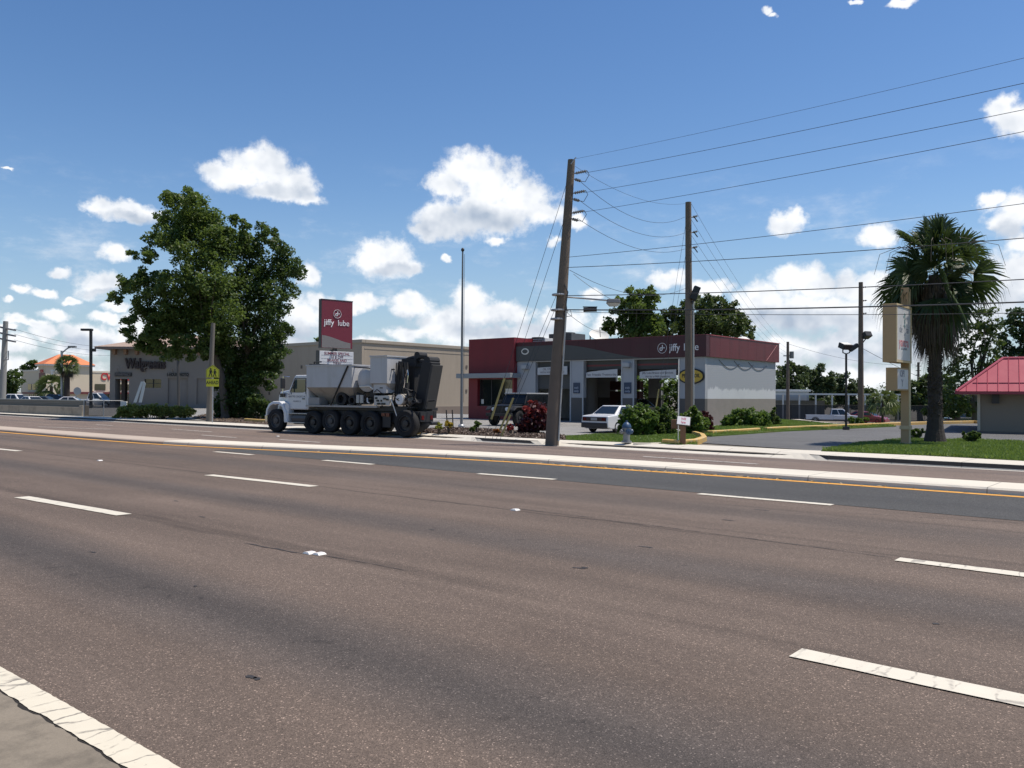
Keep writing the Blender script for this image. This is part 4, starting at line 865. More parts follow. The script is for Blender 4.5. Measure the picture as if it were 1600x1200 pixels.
MB().box(-.16, .16, -.14, .14, -.35, .35, 0, rot('Y', .38)).build('housing', black, fl, bevel=.02); MB().tube([(-.05, 0, -.3), (-.15, 0, -.5)], .05, 6).build('bracket', darkm, fl)
P3B = G(1345, 663.5, .0); P3T = D(1345, 441, P3B.y)
p3, _ = pole('utility_pole', 'slender wooden utility pole by the yellow kerb left of the tan sign', P3B, P3T, .17, .12)
for py in (449, 470, 490): insul(p3, D(1348, py, P3B.y)-P3B, (.25, 0, .03), 2, .05)
f2 = thing('floodlight', 'black floodlight on a bent arm of the slender pole left of the tan sign', 'floodlight', D(1354, 524, P3B.y-.1))
MB().box(-.24, .24, -.2, .2, -.15, .17, 0, rot('Z', .4) @ rot('X', -.5)).build('housing', black, f2, bevel=.02); MB().tube([(-.26, .1, -.55), (-.12, .05, -.32), (.0, 0, -.15)], .035, 6).build('arm', darkm, f2)
P4B = D(1231, 650, 98); P4B.z = -1.5; P4T = D(1231, 534, 98)
p4, _ = pole('utility_pole', 'small distant utility pole beside the portable building', P4B, P4T, .2, .15)
MB().tube([D(1224, 556, 98)-P4B, D(1238, 556, 98)-P4B], .06, 5).lathe([(.26, 0), (.26, .8)], 10, 0, tr(*(D(1237, 560, 98)-P4B))).build('transformer', ceram, p4)
P5B = D(1435, 640, 125); P5B.z = -1.5; p5, _ = pole('utility_pole', 'far thin utility pole right of the tan sign above the trees', P5B, D(1435, 566, 125), .22, .16)
for py in (572, 579, 586): MB().tube([D(1431, py, 125)-P5B, D(1439, py, 125)-P5B], .06, 5).build('crossarm', darkm, p5)
P6B = D(3, 640, 80); P6B.z = 0; p6, _ = pole('utility_pole', 'grey utility pole with three short crossarms at the far left edge', P6B, D(9, 502, 80), .30, .22, mat=M('grey_pole', (.26, .255, .24), .85, .1, 2))
for py in (512, 521, 530): MB().tube([D(-8, py-3, 80)-P6B, D(8, py+1, 80)-P6B, D(24, py+5-1, 79)-P6B], .09, 6).build('crossarm', ceram, p6)
MB().tube([D(4, 563, 79.8)-P6B, D(13, 562, 79)-P6B, D(13, 548, 79)-P6B], .05, 5).build('bracket', ceram, p6)
# far-left poles and lamps
lb_ = D(142, 640, 84); lb_.z = 0
bl = thing('lamp_post', 'tall black parking lot lamp post beside the tan tower', 'lamp post', lb_)
MB().tube([(0, 0, 0), tuple(D(142, 515, 84)-lb_)], .15, 10).build('pole', black, bl); MB().box(-.95, .16, -.2, .2, 0, .22, 0, tr(*(D(142, 517, 84)-lb_))).build('lamp_head', black, bl, bevel=.03); MB().box(.05, .45, -.15, .15, -.15, .15, 0, tr(*(D(142, 547, 84)-lb_))).build('camera_box', black, bl)
lb2 = D(96.5, 640, 100); lb2.z = 0
cl = thing('street_light', 'grey curved arm street light rising behind the orange roof', 'street light', lb2)
pt = D(96.5, 548, 100)-lb2
MB().tube([(0, 0, 0), pt], .14, 8).tube([pt-Vector((0, 0, .3)), pt+Vector((.5, 0, .15)), D(106, 544, 100)-lb2, D(112, 542, 100)-lb2], .08, 6).build('pole', galv, cl); MB().box(-.45, .45, -.2, .2, -.1, .1, 0, tr(*(D(113, 541.8, 100)-lb2))).build('lamp_head', ceram, cl, bevel=.03)
lb3 = D(82, 640, 110); lb3.z = 0
wl_ = thing('lamp_post', 'white lamp post with a short head in front of the cream tower', 'lamp post', lb3); pt = D(81.5, 579, 110)-lb3
MB().tube([(0, 0, 0), pt], .14, 8).build('pole', offw, wl_); MB().box(-.1, .5, -.2, .2, -.12, .1, 0, tr(*pt)).build('lamp_head', offw, wl_)
pb_ = D(118, 640, 92); pb_.z = 0
rs = thing('round_sign', 'pale round shopfront sign on a pole beside the white pickup', 'sign', pb_)
MB().tube([(0, .1, 0), (0, .1, 1.7)], .06, 6).build('pole', galv, rs); MB().lathe([(.42, -.03), (.42, .03)], 20, 0, tr(*(D(121, 611, 92)-pb_)) @ rot('X', math.pi/2)).build('panel', M('sign_grey_pale', (.35, .36, .36), .5), rs)
# second wooden post and school sign at the tree
b = G(326, 658, .06); tp = D(333, 505, b.y)
p7, _ = pole('wooden_post', 'weathered wooden pole rising into the tall tree beside the crossing sign', b, tp, .15, .11, None, 'pole', M('bleached_wood', (.15, .135, .115), .9, .2, 3, bump=.4)) 
b = G(331.5, 658.5, .06)-Vector((0, 1.2, 0)); b = D(331.5, 650, 44.5); b.z = .05
xs_ = thing('crossing_sign', 'yellow green school crossing sign with a plaque reading AHEAD', 'road sign', b)
fy = M('fluorescent_yellow', (.52, .52, .028), .4, .05, 4); h = lambda py: D(331.5, py, 44.5).z-.05
MB().tube([(0, .05, 0), (0, .05, h(571))], .035, 8).build('post', galv, xs_)
wq = .345; pp = [(-wq, h(590)), (wq, h(590)), (wq, h(577.5)), (0, h(570)), (-wq, h(577.5))]
pe = MB().prism_y(pp, -.012, .0).build('sign_panel', fy, xs_); 
MB().prism_y([(x*.93, z+(h(582)-z)*.07) for x, z in pp], -.014, -.0125).prism_y([(x*.88, z+(h(582)-z)*.12) for x, z in pp], -.0155, -.0142, 1).build('border', [black, fy], pe)
mb = MB()
for x, s in ((-.10, 1.0), (.12, .9)):
    z = h(588.5); mb.lathe([(.002, -.003), (.05*s, -.003), (.05*s, .0), (.002, .0)], 10, 0, tr(x, -.018, z+.40*s) @ rot('X', math.pi/2))
    mb.prism_y([(x-.055*s, z+.17*s), (x+.055*s, z+.17*s), (x+.07*s, z+.34*s), (x-.07*s, z+.34*s)], -.021, -.0165)
    mb.prism_y([(x-.05*s, z+.18*s), (x-.0*s, z+.18*s), (x-.06*s, z), (x-.11*s, z)], -.021, -.0166); mb.prism_y([(x+.0*s, z+.18*s), (x+.05*s, z+.18*s), (x+.10*s, z+.0), (x+.05*s, z+.0)], -.021, -.0167)
    mb.prism_y([(x+.05*s, z+.33*s), (x+.07*s, z+.28*s), (x+.14*s, z+.2*s), (x+.12*s, z+.18*s)], -.021, -.0168)
mb.build('walker_symbol', black, pe)
pq = MB().box(-.33, .33, -.012, 0, h(604), h(592)).build('plaque', fy, xs_)
text('AHEAD', .25, black, pq, tr(0, -.014, h(598)) @ FRONT, extrude=.002, offset=.006, sxy=(.78, 1))
# --- wires
def wire(label, pts, r=.011, sag=0.0, group='overhead wires', cat='overhead wire', name='overhead_wire', mat=None):
    P_ = [Vector(p) for p in pts]; out = []
    for a, b in zip(P_, P_[1:]):
        for i in range(14): q = i/14; out.append(a.lerp(b, q)-Vector((0, 0, sag*4*q*(1-q))))
    out.append(P_[-1]); o = out[0]; mb = MB(); mb.tube([p-o for p in out], r*.82, 5); w_ = mb.build(name, mat or wirem); w_.location = o; return tag(w_, label, cat, group)
zP = PB.y
for (x0, y0, x1, y1, r, lab) in ((900, 248, 2080, -27, .008, 'topmost faint wire from the leaning pole top to the upper right'), (915, 270, 2080, 22, .012, 'second wire from the top going up right from the leaning pole'), (913, 301, 2080, 71, .012, 'third wire from the top going up right from the leaning pole'), (911, 331.5, 2080, 108, .012, 'lowest of the four wires going up right from the leaning pole')):
    wire(lab, [D(x0, y0, zP), D(x1, y1, 12.5)], r*.65, .10)
for (y0, pts, r, lab) in ((402, [(1600, 318, 20.2)], .010, 'single wire along the road just under the curved wires'), (418, [(1600, 372, 20.2)], .013, 'twisted cable along the road, second below the curved wires'), (462, [(1600, 436.5, 20.2)], .016, 'cable with hanging loops along the road at street light height'), (484, [(1600, 472, 20.2)], .024, 'thickest black cable crossing the road side above the garage roof'), (487, [(1600, 489, 20.2)], .010, 'thin grey wire just below the thickest black cable')):
    a = D(886-(y0-402)*.07, y0, zP); c_ = D(*pts[0]); e_ = a.lerp(c_, 2.0); wire(lab, [a, c_, e_], r, .07)
W12 = [((899, 260), (1070, 318), .45), ((906, 283), (1070, 339), .75), ((904, 312), (1070, 364), .62), ((902, 341), (1070, 389), .55), ((890, 422), (1072, 450), .6)]
for i, (a, c_, sg) in enumerate(W12): wire(('faint', 'upper', 'middle', 'lower', 'lowest')[i]+' sagging wire between the leaning pole and the straight pole', [D(*a, zP), D(*c_, 43)], .010 if i else .007, sg)
for i, (y0, y1) in enumerate(((318, 537), (343, 545), (367, 552), (391, 557))): wire(('highest', 'second', 'third', 'lowest')[i]+' of four faint wires falling right from the straight pole to the distant pole', [D(1080, y0, 43), D(1231, y1, 98)], .009, .9)
wire('wire running right from the distant pole past the twin floodlight', [D(1231, 537, 98), D(1435, 570, 125)], .02, .8)
wire('cable slanting down right from the slender pole behind the tan sign', [D(1347, 544, P3B.y), D(1520, 622, 60)], .016, .2)
wire('service wire falling from the leaning pole to the garage roof', [D(884, 487, zP), D(948, 520, 50)], .010, .2)
wire('service wire from the small hook on the leaning pole to the street light', [D(896, 428, zP), D(956, 468, zP-.1)], .009, .05)
for i, y in enumerate((514, 522, 531)): wire(('top', 'middle', 'bottom')[i]+' power line going right from the far left pole', [D(22, y, 79), D(180, y+28-i*2, 130)], .02, .5)
# guy wires and yellow guards
ga = [(D(886.5, 283, zP), G(757, 688.5, .05)), (D(881, 345, zP), G(768, 688.5, .05)), (D(869, 462, zP), G(774, 689, .05)), (D(866, 486, zP), G(780, 689.5, .05))]
for i, (a, c_) in enumerate(ga): wire(('outermost', 'second', 'third', 'innermost')[i]+' guy wire bracing the leaning pole on its left', [a, c_], .009, 0, 'guy wires', 'guy wire', 'guy_wire')
gy = M('guard_yellow', (.36, .29, .10), .6, .15, 4)
def guard(a, c_, q0, q1, lab):
    A_, B_ = a.lerp(c_, q0), a.lerp(c_, q1); o = tag(MB().tube([A_-B_, Vector((0, 0, 0))], .035, 8).build('guy_guard', gy), lab, 'guy guard', 'yellow guy guards'); o.location = B_
def qz(a, c_, py): # parameter where the guy reaches pixel row py
    lo, hi = 0, 1
    for _ in range(40):
        m_ = (lo+hi)/2; p = a.lerp(c_, m_); v_ = CR.to_3x3().inverted() @ (p-Vector((0, 0, HC))); y_ = 600+F*v_.y/v_.z
        if y_ < py: lo = m_
        else: hi = m_
    return lo
guard(*ga[0], qz(*ga[0], 591), qz(*ga[0], 655), 'longest yellow guy guard, in front of the dark jeep grille')
guard(*ga[2], qz(*ga[2], 622), qz(*ga[2], 672), 'middle yellow guy guard in front of the dark jeep')
guard(*ga[3], qz(*ga[3], 648), qz(*ga[3], 681), 'short yellow guy guard nearest the red leaved shrub')
g2 = [(D(1071.5, 350, 43), D(1020, 664, 42)), (D(1071, 400, 43), D(1026, 664, 42))]
for i, (a, c_) in enumerate(g2): c_.z = .08; wire(('left', 'right')[i]+' guy wire bracing the straight pole before the garage', [a, c_], .009, 0, 'guy wires', 'guy wire', 'guy_wire')
guard(*g2[0], qz(*g2[0], 608), qz(*g2[0], 650), 'yellow guy guard leaning in front of the right hand bay')
# --- hydrant
hy = thing('fire_hydrant', 'silver fire hydrant with a blue bonnet on the lawn edge', 'hydrant', G(979, 691.5, .07), .3)
hs = M('hydrant_silver', (.24, .25, .26), .45, .15, 10, metal=.3, grime=.3); hb = M('hydrant_blue', (.03, .07, .14), .45, .15, 10)
lathe_obj('barrel', [(.17, 0), (.17, .05), (.115, .06), (.11, .42), (.15, .43), (.15, .47), (.02, .48)], hs, hy)
lathe_obj('bonnet', [(.15, .481), (.155, .52), (.12, .60), (.06, .66), (.035, .67), (.035, .72), (.005, .72)], hb, hy)
for a in (0, math.pi/2, -math.pi/2): lathe_obj('nozzle_cap', [(.055, .10), (.055, .14), (.08, .15), (.08, .20), (.02, .21), (.02, .24)] if a else [(.075, .10), (.075, .13), (.10, .14), (.10, .20), (.03, .21), (.03, .24)], hb if a >= 0 else hs, hy, tr(0, 0, .36) @ rot('Z', a) @ rot('X', math.pi/2), 12)
# --- entrance post with a tilted notice
b = G(1067, 693.5, .07); nt = thing('notice_stand', 'brown wooden post with a tilted white notice board on the lawn tip', 'notice', b, -.2)
brw = M('brown_wood', (.16, .085, .045), .8, .2, 8)
MB().box(-.09, .09, -.09, .09, 0, .62).build('post', brw, nt, bevel=.01); nb = MB().box(-.2, .2, -.015, .015, -.15, .15, 0, tr(.02, -.06, .74) @ rot('Y', .1) @ rot('X', -.6)).build('board', M('notice_white', (.7, .68, .68), .4), nt)
MB().box(-.22, .22, -.01, .03, -.17, .17, 0, tr(.02, -.04, .735) @ rot('Y', .1) @ rot('X', -.6)).build('board_back', darkm, nt)
text('hill\nlee', .13, M('notice_red', (.5, .05, .12), .5), nb, tr(.02, -.08, .75) @ rot('Y', .1) @ rot('X', -.6) @ FRONT, extrude=.001)
o = thing('post_box', 'small brown box on a thin pale stake beside the notice board', 'box', G(1056.5, 691, .07)); MB().box(-.16, .12, -.06, .08, .45, .75).build('box', brw, o, bevel=.01); MB().tube([(.05, -.08, 0), (.06, -.08, 2.75)], .018, 6).build('stake', offw, o)
# --- twin floodlight pole
b = G(1322, 669, .1); tl_ = thing('floodlight_pole', 'thin black pole carrying two square floodlights on a forked bracket', 'lamp post', b); h_ = lambda py: D(1322, py, b.y).z-.1
MB().tube([(0, 0, 0), (0, 0, h_(552))], .055, 8).build('pole', black, tl_); MB().tube([(-.16, 0, h_(546)), (-.16, 0, h_(551)), (0, 0, h_(553)), (.16, 0, h_(551)), (.2, 0, h_(546))], .03, 6).build('fork', black, tl_)
lh = MB().box(-.26, .26, -.2, .22, -.13, .13, 0, tr(-.03, 0, h_(541)) @ rot('Z', .3) @ rot('X', .35)).build('floodlight', black, tl_, bevel=.02); MB().box(-.22, .22, -.16, .18, .132, .14, 0, tr(-.03, 0, h_(541)) @ rot('Z', .3) @ rot('X', .35)).build('cover', offw, lh)
MB().box(-.24, .24, -.12, .12, -.1, .1, 0, tr(.36, 0, h_(543)) @ rot('Y', -.6)).build('floodlight', black, tl_, bevel=.02); MB().box(-.12, .12, -.12, .12, -.1, .08).build('foot', darkm, tl_)
# --- tan roadside sign on a single column
tanp = M('sign_tan', (.42, .28, .15), .6, .06, 1.5, grime=.12); tanl = M('sign_tan_light', (.55, .43, .26), .6, .06, 2)
b = G(1415, 694.5, .05); sg = thing('column_sign', 'tan square column carrying two stacked box signs beside the palm', 'sign', b, ROT); h_ = lambda py: D(1415, py, b.y).z-.05
MB().box(-.12, .12, -.12, .12, -.1, h_(450)).build('column', tanp, sg); MB().box(.121, .135, -.10, .10, 0, h_(452)).build('column_edge', tanl, sg); MB().box(-.17, .17, -.17, .17, 0, .06).box(-.15, .16, -.16, .15, .5, .62).build('collar', tanl, sg)
faded = bpy.data.materials.new('faded_sign_face'); faded.use_nodes = True; t = NT(faded.node_tree); tc = t.new('ShaderNodeTexCoord'); v = tc.outputs['Object']
c = t.mix(t.noise(v, 2.2, 6, .7), (.42, .43, .47), (.78, .77, .76)); bs = t.new('ShaderNodeBsdfPrincipled'); t.link(c, bs.inputs['Base Color']); bs.inputs['Roughness'].default_value = .4; o = t.new('ShaderNodeOutputMaterial'); t.link(bs.outputs[0], o.inputs[0])
UPX = tr(0, 0, 0) @ rot('Z', math.pi/2) @ FRONT       # text read from +x, running along +y
z0, z1 = 2.66, 4.50
bx = MB().box(-.21, .19, -1.78, -.122, z0, z1).build('sign_box', tanp, sg, bevel=.01); MB().box(.191, .198, -1.70, -.2, z0+.08, z1-.08).build('sign_face', faded, bx)
MB().box(.191, .22, -1.78, -.122, z1-.07, z1).box(.191, .22, -1.78, -.122, z0, z0+.07).box(.191, .22, -.19, -.122, z0+.071, z1-.071).box(.191, .22, -1.78, -1.72, z0+.071, z1-.071).build('sign_frame', tanl, bx)
tg = M('faded_teal', (.20, .30, .32), .5); tb = M('faded_slate', (.22, .23, .27), .5); tr_ = M('faded_red', (.50, .17, .20), .5)
mb = MB()
for i in range(16): a = random.uniform(0, 6.28); q = random.uniform(0, .2); mb.lathe([(.05, 0), (.05, .004)], 6, 0, tr(.199, -.85+q*math.cos(a)*.9, z1-.52+q*math.sin(a)*1.2) @ rot('Y', math.pi/2))
mb.build('leaf_motif', tg, bx)
text('de Thai', .34, tb, bx, tr(.2, -.92, z1-.78) @ UPX, extrude=.002); text('&', .2, tb, bx, tr(.2, -.85, z1-1.0) @ UPX, extrude=.002); text('yantra', .42, tr_, bx, tr(.2, -.94, z1-1.2) @ UPX, extrude=.002, offset=.006); text('RESTAURANT', .11, tb, bx, tr(.2, -.9, z1-1.4) @ UPX, extrude=.002)
z0, z1 = 1.77, 2.5
bx = MB().box(-.22, .12, -1.4, -.122, z0, z1).build('sign_box', tanp, sg, bevel=.01); MB().box(.121, .128, -1.35, -.17, z0+.05, z1-.05).build('sign_face', faded, bx); text('OPI\nY', .30, tb, bx, tr(.13, -.85, (z0+z1)/2+.02) @ UPX, extrude=.002, offset=.01)
# ---------------------------------------------------------------- left wall, fence, box
wallc = concrete('stained_wall_concrete', (.30, .265, .215), 0, .85, .008, 1.2); 
a, b = G(128, 650, .05), G(-60, 642, .05); L = (b-a).length; ang = math.atan2(b.y-a.y, b.x-a.x)
cw = thing('concrete_wall', 'stained low concrete wall with a rail at the left sidewalk', 'wall', a, ang)
rail = M('dark_rail', (.20, .19, .17), .7, .2, 4)
MB().box(-.0, L, 0, -.35, -.2, .56).box(-.12, .35, .04, -.40, -.2, .68).build('barrier', wallc, cw, bevel=.02); 
mb = MB()
mb.box(.35, L, -.36, -.42, .5, .98)
for i in range(4): mb.box(.3, L, -.30, -.355, .58+i*.11, .63+i*.11)
mb.build('rail', rail, cw); MB().box(.3, L, -.28, -.45, .981, 1.03).build('top_rail', galv, cw)
mesh_m = bpy.data.materials.new('chain_link'); mesh_m.use_nodes = True; t = NT(mesh_m.node_tree); tc = t.new('ShaderNodeTexCoord'); v = tc.outputs['Object']
s_ = t.new('ShaderNodeSeparateXYZ'); t.link(v, s_.inputs[0]); u1 = t.math('PINGPONG', t.math('ADD', s_.outputs[0], s_.outputs[2]), .045); u2 = t.math('PINGPONG', t.math('SUBTRACT', s_.outputs[0], s_.outputs[2]), .045)
k = t.mr(t.math('MINIMUM', u1, u2), .006, .009, 1, 0); bs = t.new('ShaderNodeBsdfPrincipled'); bs.inputs['Base Color'].default_value = (.12, .125, .13, 1); bs.inputs['Roughness'].default_value = .5
tp_ = t.new('ShaderNodeBsdfTransparent'); mx = t.new('ShaderNodeMixShader'); t.link(k, mx.inputs[0]); t.link(tp_.outputs[0], mx.inputs[1]); t.link(bs.outputs[0], mx.inputs[2]); o = t.new('ShaderNodeOutputMaterial'); t.link(mx.outputs[0], o.inputs[0])
fdk = bpy.data.materials.new('windscreen_mesh'); fdk.use_nodes = True; t = NT(fdk.node_tree); tp_ = t.new('ShaderNodeBsdfTransparent'); df = t.new('ShaderNodeBsdfDiffuse'); df.inputs[0].default_value = (.04, .042, .045, 1); mx = t.new('ShaderNodeMixShader'); mx.inputs[0].default_value = .72
t.link(tp_.outputs[0], mx.inputs[1]); t.link(df.outputs[0], mx.inputs[2]); o = t.new('ShaderNodeOutputMaterial'); t.link(mx.outputs[0], o.inputs[0])
def fence(name, label, p, q, h, n, z=0.0, mat=galv, net=None):
    d = q-p; L = math.hypot(d.x, d.y); o = thing(name, label, 'fence', (p.x, p.y, z), math.atan2(d.y, d.x))
    for i in range(n+1): MB().tube([(L*i/n, 0, 0), (L*i/n, 0, h)], .03, 6).build('post', mat, o)
    MB().tube([(0, 0, h-.02), (L, 0, h-.02)], .022, 6).build('rail', mat, o)
    MB().face([(0, .03, .05), (L, .03, .05), (L, .03, h-.02), (0, .03, h-.02)]).build('netting', net or mesh_m, o); return o
fa, fb = G(131, 652, .0), G(192, 651.5, .0); fence('chain_link_fence', 'galvanised chain link fence between the concrete wall and the hedge', fa, fb, (652-625.5)/F*fa.y, 2, net=fdk)
ub = D(193.5, 640, fb.y-.3); ub.z = 0
ubx = thing('utility_box', 'pale utility board on legs at the end of the chain link fence', 'box', ub); z0, z1 = D(193, 639, ub.y).z, D(193, 627, ub.y).z
MB().box(-.2, .2, -.06, .06, z0, z1).build('cabinet', offw, ubx, bevel=.01); MB().tube([(0, .09, 0), (0, .09, z1-.1)], .03, 6).build('leg', galv, ubx)
pa, pz = D(1190, 640, 107), D(1700, 640, 107); fence('screened_fence', 'long dark screened fence across the back of the grass', pa, pz, 2.1, 22, -1.5, black, fdk)
# leaning white A-shaped boards by the drugstore window
ab = thing('leaning_panel', 'two white panels propped in a narrow A before the drugstore window', 'panel', D(220, 630, 84.5)-Vector((0, 0, D(220, 630, 84.5).z)), 0)
MB().loft([[(-.75, 0, .6), (-.45, 0, .6), (-.45, .05, .6), (-.75, .05, .6)], [(-.02, 0, 2.7), (.22, 0, 2.7), (.22, .05, 2.7), (-.02, .05, 2.7)]]).build('panel', M('panel_pale', (.42, .46, .46), .5), ab); MB().loft([[(-.25, .06, .6), (.05, .06, .6), (.05, .1, .6), (-.25, .1, .6)], [(.22, .06, 2.75), (.44, .06, 2.5), (.44, .1, 2.5), (.22, .1, 2.75)]]).build('panel', MATS['panel_pale'], ab)
lp = D(279, 640, 86); lp.z = 0; l2 = thing('lamp_post', 'slim grey pole standing in front of the drugstore tower behind the hedge', 'lamp post', lp); MB().tube([(0, 0, 0), tuple(D(278, 557, 86)-lp)], .14, 8).build('pole', M('slim_grey', (.06, .058, .055), .6), l2); MB().box(-.3, .5, -.15, .15, 0, .2, 0, tr(*(D(278, 556, 86)-lp))).build('lamp_head', darkm, l2)
# ================================================================ VEHICLES
tyre = M('tyre_rubber', (.011, .011, .012), .85, .2, 10); rimm = M('rim_grey', (.22, .22, .23), .4, .1, 8, metal=.6); rimd = M('rim_dark', (.022, .022, .024), .5, .2, 8)
chrome = M('chrome', (.6, .6, .62), .15, .05, 4, metal=1); redlens = M('tail_red', (.10, .008, .008), .25); clear = M('headlamp_glass', (.55, .57, .6), .1, .05, 4); ambl = M('amber_lens', (.6, .22, .03), .3)
def wheel(parent, x, y, r, wd, side, rim=rimm, z=None):
    X = tr(x, y, r if z is None else z) @ rot('X', -math.pi/2*side); h = wd/2
    o = MB().lathe([(r*.62, -h), (r*.9, -h), (r*.985, -h*.75), (r, -h*.4), (r, h*.4), (r*.985, h*.75), (r*.9, h), (r*.64, h*1.0), (r*.62, h*.6)], 26, 0, X, False).build('wheel', tyre, parent, smooth=True)
    mb = MB(); mb.lathe([(r*.62, h*.85), (r*.55, h*.9), (r*.5, h*.35), (r*.28, h*.3), (r*.24, h*.75), (r*.1, h*.8), (.002, h*.8)], 20, 0, X, False)
    mb.lathe([(r*.62, -h*.6), (.002, -h*.6)], 16, 0, X, False)
    for k in range(8): a = k*math.pi/4; mb.lathe([(r*.03, h*.3), (r*.03, h*.45), (.001, h*.45)], 6, 0, X @ tr(r*.38*math.cos(a), r*.38*math.sin(a), 0), False)
    mb.build('rim', rim, o); return o
def cabin(o, x0, x1, w0, zb, x2, x3, w1, zt, body, sides=(), gl=None, front=True, rear=True, name='cabin', inset=.06):
    Bq = [Vector((x0, -w0, zb)), Vector((x1, -w0, zb)), Vector((x1, w0, zb)), Vector((x0, w0, zb))]; Tq = [Vector((x2, -w1, zt)), Vector((x3, -w1, zt)), Vector((x3, w1, zt)), Vector((x2, w1, zt))]
    c = MB().loft([Bq, Tq]).build(name, body, o, bevel=.05, segs=3)
    def pane(p00, p10, p11, p01, u0, u1, v0, v1, nm):
        f = lambda u, v: (p00.lerp(p10, u)).lerp(p01.lerp(p11, u), v)
        P_ = [f(u0, v0), f(u1, v0), f(u1, v1), f(u0, v1)]; n = (P_[1]-P_[0]).cross(P_[3]-P_[0]).normalized(); ce = sum(P_, Vector())/4
        if n.dot(ce-Vector(((x0+x1)/2, 0, (zb+zt)/2))) < 0: n = -n
        MB().loft([[p+n*.004 for p in P_], [p+n*.012 for p in P_]]).build(nm, gl or glass, o)
    if front: pane(Bq[1], Bq[2], Tq[2], Tq[1], .05, .95, .10, .92, 'windscreen')
    if rear: pane(Bq[0], Bq[3], Tq[3], Tq[0], .06, .94, .12, .90, 'rear_window')
    for (u0, u1) in sides:
        pane(Bq[0], Bq[1], Tq[1], Tq[0], u0, u1, .12, .88, 'side_window'); pane(Bq[3], Bq[2], Tq[2], Tq[3], u0, u1, .12, .88, 'side_window')
    return c
def sedan(label, loc, rz, body, group=None, L=4.3, Wd=1.68, H=1.38, trim=True, name='sedan', cat='car'):
    o = thing(name, label, cat, loc, rz, group); w = Wd/2; l = L/2
    prof = [(-l, .28), (-l-.02, .55), (-l+.03, .86), (-l+.75, .93), (.9, .93), (l-.25, .78), (l, .62), (l, .28), (l-.3, .2), (-l+.3, .2)]
    MB().prism_y(prof, -w, w).build('body', body, o, bevel=.06, segs=3)
    cabin(o, -l+.72, 1.05, w-.06, .90, -l+1.42, .25, w-.26, H, body, ((.10, .46), (.50, .88)))
    for x in (-l+.85, l-.8):
        for s in (1, -1): wheel(o, x, s*(w-.09), .30, .19, s)
    MB().box(-l-.07, -l+.12, -w+.03, w-.03, .26, .52).build('rear_bumper', darkm if trim else body, o, bevel=.03); MB().box(l-.1, l+.07, -w+.03, w-.03, .26, .5).build('front_bumper', darkm if trim else body, o, bevel=.03)
    pl = MB().box(-l-.035, -l+.02, -w+.10, w-.10, .60, .80).build('tail_panel', M('tail_dark', (.03, .018, .02), .4), o)
    MB().box(-l-.045, -l-.036, -.2, .2, .63, .77).build('number_plate', M('plate_grey', (.30, .30, .30), .5), pl)
    for s in (1, -1):
        MB().box(-l-.045, -l-.0355, s*(w-.34), s*(w-.13), .63, .78).build('tail_light', redlens, o); MB().box(l-.06, l+.02, s*(w-.40), s*(w-.10), .56, .70).build('headlight', clear, o)
        MB().box(.75, .9, s*(w+.0), s*(w+.14), .92, 1.03).build('mirror', body, o, bevel=.02); MB().box(-.1, .02, s*(w+.001), s*(w+.018), .76, .80).box(-.98, -.86, s*(w+.001), s*(w+.018), .76, .80).build('door_handle', darkm, o)
        MB().box(-l+1.3, l-1.2, s*(w+.001), s*(w+.012), .45, .52).build('side_trim', darkm, o)
    return o
def pickup(label, loc, rz, body, lower, group=None, L=5.3, Wd=1.8, H=1.68, name='pickup_truck'):
    o = thing(name, label, 'pickup truck', loc, rz, group); w = Wd/2; l = L/2
    MB().prism_y([(.0, .52), (.0, 1.02), (l-1.1, 1.02), (l-.15, .92), (l, .78), (l, .52)], -w, w).build('body', body, o, bevel=.05)
    MB().box(-l, -.01, -w, -w+.08, .52, 1.02).box(-l, -.01, w-.08, w, .52, 1.02).box(-l, -l+.07, -w+.081, w-.081, .52, 1.0).box(-.1, -.011, -w+.081, w-.081, .52, 1.02).box(-l+.071, -.101, -w+.081, w-.081, .55, .60).build('bed', body, o)
    MB().box(-l+.05, l-.05, -w+.02, w-.02, .34, .518).build('sill', lower, o, bevel=.03)
    cabin(o, -.35, l-1.15, w-.05, 1.0, -.2, l-1.95, w-.2, H, body, ((.06, .42), (.48, .88)))
    for x in (-l+1.0, l-.85):
        for s in (1, -1):
            wheel(o, x, s*(w-.10), .36, .22, s); MB().lathe([(.44, s*w-.01*s), (.44, s*w+.006*s), (.36, s*w+.006*s)], 20, 0, tr(x, 0, .36) @ rot('X', -math.pi/2), False).build('wheel_arch', darkm, o)
    MB().box(l-.02, l+.14, -w+.05, w-.05, .42, .6).build('front_bumper', chrome, o, bevel=.03); MB().box(-l-.14, -l+.02, -w+.05, w-.05, .45, .6).build('rear_bumper', darkm, o, bevel=.03)
    for s in (1, -1): MB().box(l-.05, l+.02, s*(w-.35), s*(w-.06), .66, .82).build('headlight', clear, o); MB().box(-l-.02, -l+.03, s*(w-.12), s*(w-.005), .65, .98).build('tail_light', redlens, o); MB().box(1.1, 1.25, s*(w+.0), s*(w+.17), 1.05, 1.22).build('mirror', darkm, o); MB().box(.15, .28, s*(w+.001), s*(w+.016), .9, .94).build('door_handle', darkm, o)
    return o
carw = M('car_white', (.74, .74, .74), .25, .02, 2, coat=.5); carg = M('car_grey_white', (.55, .56, .60), .3, .03, 2, coat=.4); card = M('car_dark', (.018, .02, .022), .25, .1, 2, coat=.5); carr = M('car_red', (.28, .02, .03), .3, .05, 2, coat=.5); carb = M('car_slate', (.05, .065, .09), .3, .05, 2, coat=.5); lowg = M('lower_dark', (.045, .045, .05), .6)
A90 = math.pi/2
